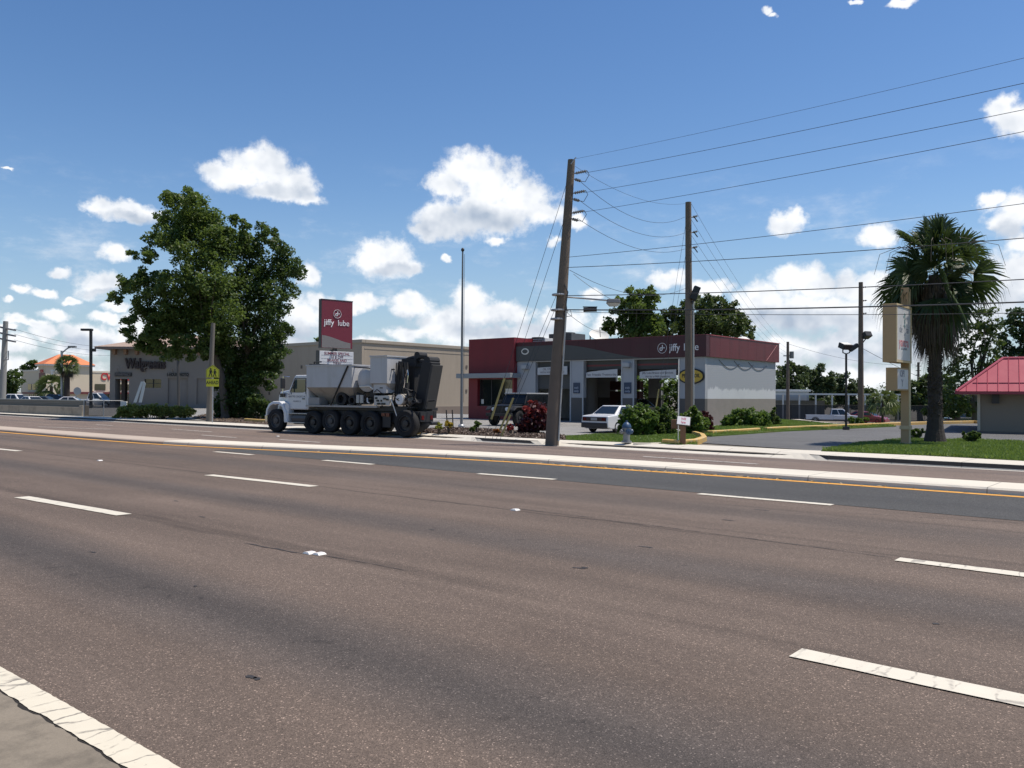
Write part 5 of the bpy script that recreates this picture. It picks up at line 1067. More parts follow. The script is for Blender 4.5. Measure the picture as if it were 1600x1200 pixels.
# white sedan nosed toward the bays, tail to the road
ra, rb_ = G(925, 675, .012), G(957, 674, .012); hd = math.atan2(.766, .643)
c = G(925.5, 675, .012); fwd = Vector((math.cos(hd-.06), math.sin(hd-.06), 0)); rgt = Vector((fwd.y, -fwd.x, 0))
sw_ = sedan('boxy white sedan with dark bumper parked tail to the road by the green shrub', c+fwd*1.15+rgt*.62, hd-.06, carw); sw_.scale = (.84, .84, .84)
# dark car inside the middle bay
q = LUBE+Matrix.Rotation(ROT, 3, 'Z') @ Vector((-6.7, 3.9, .03)); sedan('dark car standing inside the middle service bay', q, hd, card, trim=True)
# jeep
JP = G(776, 665.5, .012); fj = -Vector((math.cos(hd+.12), math.sin(hd+.12), 0)); rj = Vector((fj.y, -fj.x, 0))
jp = thing('jeep', 'dark boxy jeep with round headlights facing the road before the red entrance block', 'jeep', JP-fj*2.0+rj*-.15, math.atan2(fj.y, fj.x))
bk_ = M('jeep_dark', (.006, .007, .009), .4, .15, 3, coat=.05, spec=.3); flare = M('flare_grey', (.016, .016, .017), .6)
w = .78
MB().box(-1.95, .75, -w, w, .52, 1.12).build('body', bk_, jp, bevel=.04); MB().loft([[(.751, -.66, .6), (.751, .66, .6), (.751, .66, 1.12), (.751, -.66, 1.12)], [(1.85, -.56, .6), (1.85, .56, .6), (1.85, .56, 1.05), (1.85, -.56, 1.05)]]).build('hood', bk_, jp, bevel=.04)
gr_ = MB().box(1.851, 1.90, -.56, .56, .58, 1.04).build('grille', bk_, jp, bevel=.02)
for i in range(7): MB().box(1.901, 1.906, -.27+i*.08, -.23+i*.08, .68, .96).build('slot', black, gr_)
for s in (1, -1):
    MB().lathe([(.10, 0), (.10, .04), (.002, .055)], 18, 0, tr(1.90, s*.42, .86) @ rot('Y', A90)).build('headlight', clear, jp, smooth=True); MB().lathe([(.035, 0), (.035, .03), (.002, .03)], 10, 0, tr(1.90, s*.42, .68) @ rot('Y', A90)).build('indicator', ambl, jp)
    MB().loft([[(.85, s*.6, .80), (.85, s*.92, .78), (.85, s*.92, .86), (.85, s*.6, .88)], [(1.1, s*.6, .96), (1.1, s*.92, .94), (1.1, s*.92, 1.0), (1.1, s*.6, 1.02)], [(1.75, s*.58, .96), (1.75, s*.92, .92), (1.75, s*.92, .98), (1.75, s*.58, 1.02)], [(1.95, s*.58, .80), (1.95, s*.88, .76), (1.95, s*.88, .82), (1.95, s*.58, .86)]]).build('fender', flare, jp, bevel=.02)
    MB().box(-1.75, -.75, s*(w+.001), s*.92, .90, .97).build('rear_fender', flare, jp, bevel=.02)
    wheel(jp, 1.35, s*.74, .40, .26, s, rimd); wheel(jp, -1.2, s*.74, .40, .26, s, rimd)
    MB().box(.55, .65, s*(w+.02), s*(w+.22), 1.15, 1.32).build('mirror', flare, jp, bevel=.02); MB().box(.62, .70, s*(w+.001), s*(w+.01), .6, 1.1).box(-.28, -.20, s*(w+.001), s*(w+.01), .6, 1.1).build('door_seam', black, jp); MB().box(-.15, .02, s*(w+.002), s*(w+.025), .98, 1.02).build('door_handle', flare, jp)
MB().box(1.92, 2.08, -.80, .80, .50, .66).build('front_bumper', flare, jp, bevel=.03)
cabin(jp, -1.93, .74, w-.02, 1.10, -1.9, .42, w-.1, 1.62, bk_, ((.04, .30), (.34, .62), (.66, .92)), M('jeep_glass', (.008, .010, .012), .12, .1, 2, spec=.35))
MB().box(-1.95, .48, -w+.08, w-.08, 1.622, 1.70).build('hard_top', M('hardtop_grey', (.30, .31, .32), .45, .05, 3), jp, bevel=.03)
MB().lathe([(.38, 0), (.40, .05), (.40, .2), (.38, .24)], 20, 0, tr(-2.2, -.1, .95) @ rot('Y', A90)).build('spare_wheel', tyre, jp)
# distant right: pickup and red car
q = D(1302, 650, 96); zz = -1.46
pickup('grey white pickup truck parked on the grass beyond the yellow kerb', (q.x, q.y, zz), -.30, carg, lowg, H=1.72, L=5.9)
q = D(1356, 650, 98); sedan('red sedan parked just beyond the front of the grey pickup', (q.x, q.y, -1.47), -.75, carr, trim=False)
q = D(1343, 650, 103); sedan('maroon car with its roof showing above the grey pickup nose', (q.x, q.y, -1.47), 2.2, M('car_maroon', (.14, .012, .025), .3), trim=False)
q = D(1505, 640, 92); sedan('dark car half hidden under the trees left of the pink roof', (q.x, q.y, -1.47), .1, card, trim=False)
# far-left cars behind the wall
GL = 'cars parked in the far left lot'
for px, zc, mat, rz, fn, lab in ((20, 96, carw, 3.0, 'suv', 'white crossover car, the leftmost behind the concrete wall'), (47, 92, carw, 2.6, 'sedan', 'white sedan low behind the concrete wall next to the crossover'), (71, 96, carb, .1, 'sedan', 'slate blue sedan in the middle of the far left lot'), (88, 100, card, .1, 'suv', 'black bulky car below the small palm at far left'), (112, 92, carg, .3, 'sedan', 'pale sedan just left of the white pickup in the far lot')):
    q = D(px, 640, zc); o = sedan(lab, (q.x, q.y, -.28), rz, mat, GL, trim=False, H=1.62 if fn == 'suv' else 1.38)
q = D(146, 640, 94); pickup('white pickup truck parked behind the chain link fence', (q.x, q.y, -.2), .0, carw, carw, GL, H=1.75)
# ---------------------------------------------------------------- volumetric mixer truck
TA = Vector((-10.05779, 36.15019, -.06)); TF = Vector((-.85228, .52309, 0)); TLv = Vector((-TF.y, TF.x, 0))
tk = thing('mixer_truck', 'white cab volumetric concrete mixer truck with grey hoppers and a folded black conveyor', 'truck', TA-TLv*1.08, math.atan2(TF.y, TF.x))
tw_ = M('truck_white', (.62, .63, .65), .35, .03, 2, coat=.3, grime=.08); hop = streaky('hopper_white', (.46, .465, .48), (.30, .285, .26), .5, .6, 2.5); hopd = streaky('hopper_dusty', (.34, .315, .28), (.16, .14, .12), .75, .85, 3.0); frm = M('chassis_black', (.02, .02, .022), .6, .25, 6, grime=.3); dusty = M('dusty_black', (.020, .020, .022), .75, .35, 5); tg_ = M('truck_glass', (.035, .06, .062), .06, .1, 1, spec=.8)
W2 = 1.2
MB().box(-7.3, .35, .32, .52, .72, 1.0).box(-7.3, .35, -.52, -.32, .72, 1.0).box(-7.0, -2.3, -1.0, 1.0, 1.0, 1.12).box(-6.6, -2.5, .53, .9, .55, .98).build('chassis', frm, tk)
for t_, r, z, dbl in ((0, .5, None, False), (2.2, .48, None, True), (3.15, .46, .55, False), (4.2, .5, None, True), (5.28, .5, None, True), (7.05, .53, None, True)):
    for s in ((1, -1) if t_ < 7 else (1, .38)): wheel(tk, -t_, s*(W2-.17), r, .34 if dbl else .28, s, rimd if dbl else M('rim_mid', (.055, .055, .058), .5, .2, 8), z)
mb = MB()
for t_ in (0, 2.2, 3.15, 4.2, 5.28, 7.05): mb.tube([(-t_, -1.0, .5), (-t_, 1.0, .5)], .07, 8)
mb.build('axle', frm, tk)
# cab
prof = [(-1.80, .98), (-1.80, 2.36), (-1.70, 2.44), (-1.05, 2.44), (-.98, 2.40), (-.62, 1.78), (-.55, 1.70), (-.55, .98)]
cab = MB().prism_y(prof, -1.02, 1.02).build('cab', tw_, tk, bevel=.06, segs=3)
wp = [(-1.62, 1.74), (-1.62, 2.26), (-1.06, 2.26), (-.80, 1.76), (-.86, 1.66), (-1.3, 1.66)]
for s in (1, -1):
    dr = MB().box(-1.70, -.62, s*1.021, s*1.035, 1.02, 1.70).build('door', tw_, tk, bevel=.008); MB().box(-1.62, -1.48, s*1.036, s*1.06, 1.42, 1.46).build('door_handle', darkm, dr)
    wd_ = MB().prism_y(wp, s*1.022, s*1.03).build('side_window', tg_, tk); mb = MB(); mb.tube([(-.98, s*1.035, 1.72), (-.98, s*1.035, 2.24)], .018, 5); mb.tube([(-1.66, s*1.03, 1.63), (-1.66, s*1.03, 2.30), (-1.03, s*1.03, 2.30), (-.76, s*1.03, 1.75), (-.84, s*1.03, 1.63)], .02, 5); mb.build('frame', black, wd_)
    MB().box(-.72, -.60, s*1.28, s*1.46, 1.86, 2.30).build('mirror', darkm, tk, bevel=.02); MB().tube([(-.7, s*1.03, 2.36), (-.68, s*1.36, 2.38), (-.66, s*1.36, 1.7), (-.7, s*1.04, 1.62)], .02, 6).build('mirror_arm', chrome, tk)
text('READY MIX CONCRETE, INC', .115, M('door_text', (.07, .07, .10), .6), cab, tr(-1.16, 1.037, 1.53) @ rot('Z', math.pi) @ FRONT, extrude=.001, sxy=(.68, 1)); text('ORLANDO, FL', .09, MATS['door_text'], cab, tr(-1.16, 1.037, 1.33) @ rot('Z', math.pi) @ FRONT, extrude=.001, sxy=(.8, 1))
MB().loft([[(-.965, -.9, 2.36), (-.965, .9, 2.36), (-.60, .92, 1.77), (-.60, -.92, 1.77)], [(-.94, -.9, 2.375), (-.94, .9, 2.375), (-.58, .92, 1.785), (-.58, -.92, 1.785)]]).build('windscreen', tg_, tk)
hood = MB().loft([[(-.549, -.85, .95), (-.549, .85, .95), (-.549, .80, 1.84), (-.549, -.80, 1.84)], [(.30, -.66, .85), (.30, .66, .85), (.30, .60, 1.74), (.30, -.60, 1.74)], [(.50, -.6, .85), (.50, .6, .85), (.46, .52, 1.60), (.46, -.52, 1.60)]]).build('hood', tw_, tk, bevel=.06, segs=3)
for i in range(3): MB().box(-.36+i*.12, -.27+i*.12, .735, .80, 1.50, 1.66, 0, rot('Z', -.2) @ tr(.0, .0, 0)).build('vent', black, hood)
MB().box(.47, .53, -.45, .45, .9, 1.4).build('grille', darkm, hood)
for s in (1, -1):   # fenders: arch over the front wheel running into a skirt
    pts = [(.60, .72), (.56, 1.0), (.40, 1.24), (.15, 1.34), (-.25, 1.34), (-.5, 1.2), (-.66, .9), (-.74, .45)]; inn = [(.48, .72), (.45, .95), (.3, 1.14), (.1, 1.22), (-.2, 1.22), (-.40, 1.1), (-.52, .86), (-.55, .45)]
    rings = [[(a, s*.72, b), (a, s*1.16, b-.02), (c_, s*1.19, d-.02), (c_, s*.72, d)] for (a, b), (c_, d) in zip(pts, inn)]; MB().loft(rings).build('fender', tw_, tk, bevel=.03)
    MB().box(.50, .56, s*.72, s*1.02, .95, 1.12).build('headlight', clear, tk, bevel=.02)
    MB().loft([[(-.74, s*.8, .5), (-.74, s*1.12, .5), (-.74, s*1.1, 1.2), (-.74, s*.8, 1.2)], [(-.56, s*.8, .5), (-.56, s*1.14, .5), (-.56, s*1.12, 1.3), (-.56, s*.8, 1.3)]]).build('skirt', tw_, tk)
MB().box(.55, .72, -1.1, 1.1, .42, .74).build('bumper', chrome, tk, bevel=.04)
st_ = MB().box(-1.80, -.76, .62, 1.10, .42, .46).box(-1.80, -.76, .62, 1.10, .80, .84).build('step', galv, tk); MB().tube([(-1.75, .80, .62), (-.85, .80, .62)], .26, 14).build('fuel_tank', M('tank_grey', (.07, .07, .075), .4, .15, 4), tk)
MB().box(-1.6, -1.3, -.2, .2, 2.445, 2.52).build('roof_marker', offw, tk); MB().tube([(-1.95, -.9, 1.1), (-1.95, -.9, 2.95)], .06, 8).build('exhaust_stack', chrome, tk)
# front aggregate hopper
def hopper(x0, x1, zt, zm, zb, bx0, bx1, yw, yb, name='hopper', label=None):
    ring = lambda xa, xb, y, z: [(xa, -y, z), (xb, -y, z), (xb, y, z), (xa, y, z)]
    o = MB().loft([ring(x0, x1, yw, zm), ring(x0, x1, yw, zt)], 0, False).build(name, hop, tk, label=label)
    MB().loft([ring(bx0, bx1, yb, zb), ring(x0, x1, yw-.001, zm-.002)], 0, True).build('hopper_cone', hopd, o)
    mb = MB()
    for ya in (-yw, yw): mb.box(x0-.03, x1+.03, ya-.035, ya+.035, zt, zt+.05)
    for k in (): xr = x0+(x1-x0)*k/4; MB().box(xr-.012, xr+.012, yw+.001, yw+.014, zm, zt).build('rib', hop, o)
    mb.box(x0-.03, x0+.04, -yw+.036, yw-.036, zt, zt+.049).box(x1-.04, x1+.03, -yw+.036, yw-.036, zt, zt+.049); mb.build('rim', hop, o)
    MB().face([(x0, -yw, zt-.12), (x1, -yw, zt-.12), (x1, yw, zt-.12), (x0, yw, zt-.12)]).build('fill', M('gravel', (.30, .27, .23), .95, .3, 20, bump=1), o)
    return o
hopper(-4.34, -1.84, 2.80, 1.92, 1.22, -4.0, -2.35, W2-.02, .45, label='long front hopper of the mixer truck')
h2 = hopper(-6.16, -5.30, 3.12, 2.08, 1.62, -6.02, -5.5, W2-.02, .5, label='tall rear hopper of the mixer truck')
MB().box(-6.08, -5.42, .55, 1.12, 1.70, 2.06).build('discharge_box', hop, h2, bevel=.01); MB().box(-5.9, -5.75, 1.121, 1.13, 1.88, 1.92).build('maker_plate', darkm, h2)
dm = MB().lathe([(.02, -1.1), (.36, -1.1), (.50, -1.0), (.52, 0), (.50, 1.0), (.38, 1.1), (.02, 1.12)], 26, 0, tr(-4.88, -.12, 2.24) @ rot('X', -A90)).build('cement_drum', hop, tk, smooth=True)
MB().tube([(-4.15, 1.215, 2.78), (-3.25, 1.215, 1.2)], .035, 6).build('prop_rod', black, tk); MB().tube([(-6.3, .9, 2.62), (-2.0, 1.17, 2.87)], .03, 6).build('tarp_rail', frm, tk)
MB().box(-1.98, -1.55, -.7, .5, 2.50, 2.92).tube([(-1.55, .4, 2.7), (-1.5, .4, 3.0), (-2.4, .9, 2.98)], .03, 6).build('tarp_roller', dusty, tk)
MB().box(-5.66, -1.82, 1.0, 1.19, 1.121, 1.19).build('deck_edge', M('deck_grey', (.34, .33, .31), .6, .15, 3, grime=.3), tk); MB().box(-7.15, -1.82, -.6, .99, 1.121, 1.17).build('deck', frm, tk)
MB().box(-2.5, -1.9, .6, 1.1, 1.2, 1.5).build('tool_box', M('toolbox_grey', (.25, .25, .25), .5), tk)
for x in (-4.55, -4.75): MB().tube([(x, 1.02, 1.3), (x, 1.02, 1.62)], .085, 10).build('filter_canister', galv, tk)
mb = MB()
for x, z, r in ((-3.6, 1.45, .28), (-4.2, 1.4, .2)): mb.lathe([(r, -.1), (r, .1), (r*.6, .12), (r*.6, -.12)], 16, 0, tr(x, .9, z) @ rot('X', -A90))
mb.build('hose_reel', dusty, tk)
vp = MB().box(-6.28, -5.5, .95, 1.17, 1.22, 1.6).build('valve_panel', M('panel_cream', (.50, .49, .46), .5, .1, 4, grime=.25), tk, bevel=.01)
mb = MB()
for x, z, a in ((-5.62, 1.5, .05), (-5.7, 1.40, .06), (-5.88, 1.40, .03), (-6.05, 1.48, .07), (-6.18, 1.45, .06), (-5.75, 1.28, .08), (-5.98, 1.28, .1)): mb.box(x-a, x+a, 1.171, 1.2, z-.035, z+.035)
mb.build('control_lever', black, vp)
MB().tube([(-6.75, .55, 1.45), (-6.75, 1.12, 1.45)], .22, 18).build('water_tank', hopd, tk, smooth=True); MB().tube([(-6.75, 1.121, 1.45), (-6.75, 1.15, 1.45)], .19, 18).build('tank_end', tw_, tk)
random.seed(3); mb = MB()
for i in range(26):
    x0 = random.uniform(-7.4, -4.3); y0 = random.uniform(.3, 1.1); z0 = random.uniform(1.2, 1.7); p = [Vector((x0, y0, z0))]
    for k in range(4): p.append(p[-1]+Vector((random.uniform(-.35, .25), random.uniform(-.15, .12), random.uniform(-.22, .22))))
    mb.tube(p, random.choice([.018, .025, .035]), 5)
for i in range(14): x0 = random.uniform(-7.3, -4.4); z0 = random.uniform(1.18, 1.6); a = random.uniform(.05, .16); mb.box(x0-a, x0+a, random.uniform(.4, .7), random.uniform(.75, 1.0), z0, z0+a*1.5)
mb.build('hydraulic_hose', dusty, tk); mb = MB(); mb.tube([(-6.3, 1.14, 1.5), (-6.45, 1.18, 1.3), (-6.6, 1.18, .95), (-6.7, 1.17, .72)], .02, 6); mb.tube([(-4.6, 1.0, 1.95), (-5.2, 1.1, 1.97), (-5.4, 1.1, 1.85)], .03, 6); mb.tube([(-5.05, 1.05, 1.5), (-5.1, 1.1, 1.35), (-5.2, 1.1, 1.3)], .03, 6); mb.build('pale_hose', offw, tk)
# folded discharge conveyor at the tail
def slab(p, q, wy, th): # box beam from p to q in xz with width wy and depth th
    p, q = Vector(p), Vector(q); d = (q-p).normalized(); n = Vector((-d.z, 0, d.x))
    mk = lambda c_: [c_+n*th/2+Vector((0, -wy/2, 0)), c_+n*th/2+Vector((0, wy/2, 0)), c_-n*th/2+Vector((0, wy/2, 0)), c_-n*th/2+Vector((0, -wy/2, 0))]
    return [mk(p), mk(q)]
cv_ = MB().loft(slab((-6.95, -.1, 1.0), (-7.0, -.1, 3.05), .7, .42)).loft(slab((-7.55, .15, 1.02), (-7.95, .15, 2.95), .62, .46)).build('conveyor', dusty, tk, bevel=.03)
MB().loft(slab((-7.86, .15, 1.1), (-8.22, .15, 2.80), .66, .10)).loft(slab((-7.25, .15, 1.1), (-7.62, .15, 2.9), .2, .12)).build('chute_liner', M('rubber_grey', (.05, .048, .046), .8, .3, 4), cv_)
MB().tube([(-6.5, -.1, 3.05), (-7.0, .0, 3.12), (-7.5, .15, 2.95), (-8.0, .15, 2.98)], .09, 8).tube([(-7.35, .3, 3.2), (-7.35, -.2, 3.2)], .14, 10).tube([(-7.95, .45, 2.98), (-7.95, -.2, 2.98)], .16, 10).box(-7.3, -6.6, -.3, .3, 2.75, 3.06).build('pivot', dusty, cv_)
MB().loft(slab((-6.55, .62, 1.15), (-6.8, .62, 2.95), .10, .16)).loft(slab((-7.15, .55, 1.1), (-7.0, .55, 2.9), .12, .14)).build('side_beam', frm, cv_)
mb = MB(); mb.tube([(-7.0, .66, 1.9), (-7.15, .66, 2.6)], .03, 6); mb.tube([(-7.05, .70, 2.2), (-7.2, .70, 2.62), (-7.25, .70, 2.4), (-7.2, .70, 2.1)], .016, 5); mb.build('ram', chrome, cv_)
cv_.location = (.42, 0, 0)
mb = MB()
for k in range(9): x0 = -6.6-random.random()*.6; mb.tube([(x0, .6+random.random()*.15, 2.9), (x0-.1+random.random()*.2, .7, 2.2), (x0-.2+random.random()*.3, .72, 1.4)], .022, 5)
mb.build('hanging_hose', frm, cv_)
MB().box(-7.5, -6.4, .0, .95, .85, 1.0).box(-7.6, -7.5, .1, .9, .6, .98).build('tail_frame', frm, tk)
MB().tube([(-7.9, -.35, 1.05), (-7.95, -.35, .35)], .025, 5).tube([(-7.9, -.75, 1.05), (-7.95, -.75, .35)], .025, 5).tube([(-7.95, -.35, .37), (-7.95, -.75, .37)], .022, 5).tube([(-7.93, -.35, .7), (-7.93, -.75, .7)], .022, 5).build('ladder', frm, tk)
for s in (1, -1):
    MB().box(-6.25, -5.85, s*1.02, s*1.06, .36, .95).build('mud_flap', frm, tk)
    MB().box(-6.0, -5.82, s*1.07, s*1.10, .80, .92).box(-6.22, -6.04, s*1.07, s*1.10, .78, .92).build('tail_light', redlens, tk); MB().box(-7.62, -7.602, .5+s*.35, .5+s*.2, .68, .84).build('tail_light', redlens, tk)
# ================================================================ VEGETATION
barkm = M('tree_bark', (.085, .07, .055), .95, .3, 4, bump=.8, bscale=14); barkp = M('pale_bark', (.24, .21, .17), .9, .3, 3, bump=.6)
lf_a = leafmat('leaf_broad', (.040, .078, .016), (.13, .19, .055), .45); lf_b = leafmat('leaf_dark', (.030, .060, .015), (.085, .135, .04), .40)
lf_oak = leafmat('leaf_oak', (.034, .062, .018), (.09, .13, .042), .35); lf_far = leafmat('leaf_far', (.038, .064, .026), (.09, .13, .055), .3); lf_bush = leafmat('leaf_bush', (.045, .09, .018), (.13, .21, .05), .35)
lf_hedge = leafmat('leaf_hedge', (.10, .14, .03), (.32, .34, .11), .5); lf_pine = leafmat('leaf_pine', (.022, .045, .018), (.05, .085, .03), .25)
def tree_px(name, label, cat, depth, blobs, base, leaf, size, dens, mat, group=None, bark=None, thick=.55, tr_r=.3, limbs=14, zbase=0.0, trunk_n=1, extra=1, stick=None):
    b = D(base[0], base[1], depth); b.z = gxy(b.x, b.y)
    o = thing(name, label, cat, b, 0, group); k = depth/F; pts = []; cents = []
    xs_ = [q[0] for q in blobs]; half = (max(xs_)-min(xs_))*k*.5
    for (px, py, r) in blobs:
        R = r*k
        for e in range(extra):
            off = rng.uniform(-1, 1)*half*thick*(1 if e else .5)
            c = D(px+(rng.normal()*r*.15 if e else 0), py, depth+off)-b; c = np.array(c); cents.append((c, R))
            n = int(dens*R*R*40/extra)+12
            m_ = max(3, int(n/48)); sub = puff(c, R*1.0, m_, .9)          # small twig clusters give the crown its ragged edge
            per = max(1, n//m_)
            for s_c in sub: pts.append(puff(s_c, R*.34+size*.5, per, .8))
    pts = np.concatenate(pts); v, f = leafquads(pts, size); raw('crown', v, f, leaf, o)
    mb = MB(); cs = sorted(cents, key=lambda q: -q[1]); top = max(c[2] for c, _ in cents); cx = np.mean([c[0] for c, _ in cents])
    for t_ in range(trunk_n):
        dx = (t_-(trunk_n-1)/2)*tr_r*2.5
        fork = Vector((cx*.35+dx, 0, top*.38)); mb.tube([(dx*.5, 0, -.2), (dx*.6, .0, .25), (dx*.8+cx*.08, .05, top*.18), fork], [tr_r*1.5, tr_r*1.05, tr_r*.9, tr_r*.7], 10)
        for c, R in cs[t_::trunk_n][:limbs]:
            c = Vector(c); mid = fork.lerp(c, .5)+Vector((rng.normal()*.2, rng.normal()*.2, -.08*(c-fork).length+.1)); 
            st_ = fork*rng.uniform(.75, 1) if c.z > fork.z else Vector((fork.x*.6, 0, max(.5, min(fork.z*.7, c.z*.7))))
            mb.tube([st_, mid, c], [tr_r*.36, tr_r*.2, tr_r*.06], 6)
    mb.build('trunk', bark or barkm, o, smooth=True); return o
TA_ = [(262,312,13),(285,306,15),(300,314,16),(278,335,24),(308,338,25),(330,347,20),(254,345,13),(244,372,14),(234,392,12),(268,368,24),(300,370,28),(334,374,24),(364,345,9),(352,362,14),(366,376,16),(352,386,16),(382,372,12),(385,350,9),(345,398,28),(320,402,24),(226,402,10),(205,397,8),(288,392,18),
 (215,428,13),(196,440,12),(180,462,9),(172,466,5),(206,450,15),(232,440,16),(255,432,12),(240,462,18),(270,450,20),(216,472,13),(202,498,11),(200,514,9),(230,490,18),(255,482,20),(282,478,22),(312,452,26),(338,440,26),(330,470,26),(300,500,24),(270,510,20),(240,520,15),(222,533,10),(288,530,17),(330,512,24),(350,490,24),(310,545,10),(352,455,24),(345,545,18),(300,555,10),(325,540,16),(268,535,12),(315,490,26),(290,430,16),(325,555,10),(262,500,22),(245,505,18),(340,520,22),(205,528,9),(222,543,10),(240,540,14),(256,550,12),(276,548,14),(196,518,7),(232,528,14)]
TB_ = [(376,392,20),(396,392,16),(409,352,8),(409,372,12),(424,366,10),(434,382,13),(440,402,17),(458,414,11),(471,424,8),(450,430,18),(420,420,24),(392,432,24),(380,460,24),(414,456,24),(450,455,16),(438,486,18),(410,490,24),(376,497,22),(394,526,24),(428,520,20),(446,514,10),(438,550,13),(410,556,20),(380,556,22),(428,580,12),(404,592,17),(376,590,18),(422,602,8),(392,618,15),(368,628,14),(352,562,18),(345,585,14),(360,600,18),(380,575,22),(395,640,18),(430,545,20),(372,610,18),(410,570,22),(350,535,20),(385,625,18),(440,520,16)]
tree_px('broadleaf_tree', 'large spreading broadleaf tree with an open left limb in front of the drugstore', 'tree', 52, TA_, (352, 656), lf_a, .19, 46, None, thick=.55, tr_r=.24, limbs=26, extra=2)
tree_px('broadleaf_tree', 'narrower dark leaved tree right of the spreading tree, just behind the truck cab', 'tree', 53.5, TB_, (378, 656), lf_b, .185, 46, None, thick=.6, tr_r=.20, limbs=22, extra=2)
def bush(name, label, p, blobs, leaf, size, n, stems=5, cat='shrub', group=None, up=.35, asp=.62, bark=None):
    o = thing(name, label, cat, p, rng.uniform(0, 1), group); pts = []; mb = MB()
    for (x, y, z, r) in blobs:
        m_ = max(4, int(n*r*r/9)); 
        for c in puff((x, y, z), r*.9, m_, .9): pts.append(puff(c, r*.34, 28, .9))
        mb.tube([(x*.3, y*.3, -.05), (x*.7, y*.7, z*.5), (x, y, z)], [.03, .02, .008], 5)
    v, f = leafquads(np.concatenate(pts), size, up, asp); v[:, 2] = np.maximum(v[:, 2], .01); raw('foliage', v, f, leaf, o); mb.build('stem', bark or barkm, o); return o
def bush_px(name, label, depth, zb, blobs, leaf, size, n, **k):
    cx = np.mean([b[0] for b in blobs]); p = D(cx, 650, depth); p.z = zb; q = depth/F; bl = []
    for (px, py, r) in blobs: c = D(px, py, depth+rng.uniform(-.3, .3))-p; bl.append((c.x, c.y, c.z, r*q))
    o = bush(name, label, p, bl, leaf, size, n, **k); o.rotation_euler = (0, 0, 0); return o
# undergrowth round the tree
bush_px('shrub', 'dark shrub at the foot of the trees left of the truck', 51, .05, [(400,640,14),(412,632,12),(395,625,10),(418,648,10)], lf_b, .16, 900)
bush_px('shrub', 'dense dark undergrowth around the tree trunks behind the crossing sign', 52.5, .05, [(345,640,13),(356,620,14),(342,606,13),(368,645,12),(380,630,12),(350,650,9),(362,604,14),(378,612,13),(340,630,12),(358,640,13)], lf_b, .16, 900)
# hedge
hb_ = [(x, 643+2.0*math.sin(x*.31)-(4 if 225 < x < 250 else 0)*.5, 9) for x in range(192, 297, 6)]+[(186, 650, 5), (178, 653, 3)]
bush_px('hedge', 'low clipped yellow green hedge in front of the drugstore tower', 51, .05, hb_, lf_hedge, .13, 2600, cat='hedge')
# croton with red leaves
lf_red = leafmat('leaf_croton_red', (.08, .012, .02), (.34, .06, .07), .35); lf_redd = leafmat('leaf_croton_dark', (.025, .012, .016), (.10, .022, .03), .25)
cr = bush_px('croton_shrub', 'rounded croton shrub with red top leaves beside the leaning pole', 33.6, .07, [(834,632,8),(826,640,9),(842,638,9),(850,650,8),(822,652,8),(836,650,11),(845,642,8)], lf_red, .15, 1700)
pts = np.concatenate([puff((x, y, z), r, 330, .8) for x, y, z, r in ((-.1, -.1, .5, .42), (.25, 0, .55, .38), (-.38, -.1, .3, .34), (.1, .1, .9, .42), (.3, .1, .35, .3), (-.2, .05, .2, .34))]); v, f = leafquads(pts, .17); v[:, 2] = np.maximum(v[:, 2], .01); raw('lower_foliage', v, f, lf_redd, cr)
# bushes in front of the right bay
bush_px('shrub', 'broad bright green shrub beside the white sedan', 33, .07, [(985,648,14),(1003,646,14),(985,662,14),(1003,664,15),(1017,654,12),(994,672,11),(1012,673,11),(976,655,10),(972,668,8)], lf_bush, .12, 2600)
bush_px('shrub', 'darker shrub in the middle of the row before the right hand bay', 33.6, .07, [(1030,650,13),(1043,655,13),(1030,668,13),(1046,670,12),(1022,664,10),(1035,639,9)], lf_b, .12, 2400)
bush_px('shrub', 'layered green shrub behind the notice board', 34.5, .07, [(1072,655,12),(1085,651,12),(1075,668,12),(1090,666,12),(1099,660,10),(1064,662,10),(1084,643,8)], lf_bush, .12, 2400)
bush_px('shrub', 'dark purple shrub at the corner of the garage side wall', 37, .07, [(1102,656,10),(1107,664,10),(1098,648,8),(1109,672,6)], lf_redd, .13, 2000)
bush_px('climbing_plant', 'tall leafy vine in front of the right hand bay', 42, .05, [(1036,622,3.5),(1039,632,4),(1041,644,4.5),(1036,608,3),(1034,596,2.5)], lf_bush, .16, 2600, cat='plant')
bush_px('shrub', 'wide green shrub growing over the kerb against the garage side wall', 43, .05, [(1138,660,11),(1152,652,13),(1172,649,14),(1190,653,13),(1158,664,12),(1178,664,13),(1194,662,11),(1146,668,9),(1170,671,8)], lf_bush, .15, 1800)
bush_px('shrub', 'leggy shrub with a leaning branch at the far end of the garage side wall', 45, .05, [(1202,660,10),(1211,654,9),(1198,668,9),(1213,666,8),(1207,644,5),(1211,637,3.5)], lf_b, .15, 1800)
for i, (px, py, r, lf, lab) in enumerate(((686, 664, 4.5, lf_hedge, 'first small green plant in the mulch bed, left of the flagpole'), (701, 661, 5, leafmat('leaf_yellow', (.20, .16, .02), (.45, .34, .05), .3), 'yellow leaved plant in the mulch bed beside the flagpole'), (745, 662, 5, lf_b, 'dark small plant in the mulch bed right of the flagpole'), (738, 668, 3, lf_b, 'lowest small plant in the mulch bed below the jeep'), (776, 672, 4, leafmat('leaf_orange', (.20, .07, .02), (.40, .17, .05), .3), 'small orange plant between the yellow guy guards'), (797, 667, 4, lf_red, 'thin reddish plant in the mulch bed left of the croton'))):
    bush_px('bedding_plant', lab, 33.3-.35*(i > 2), .07, [(px, py, r), (px-2, py+3, r*.8), (px+3, py+2, r*.8)], lf, .10, 5200, cat='plant', group='small plants in the mulch bed')
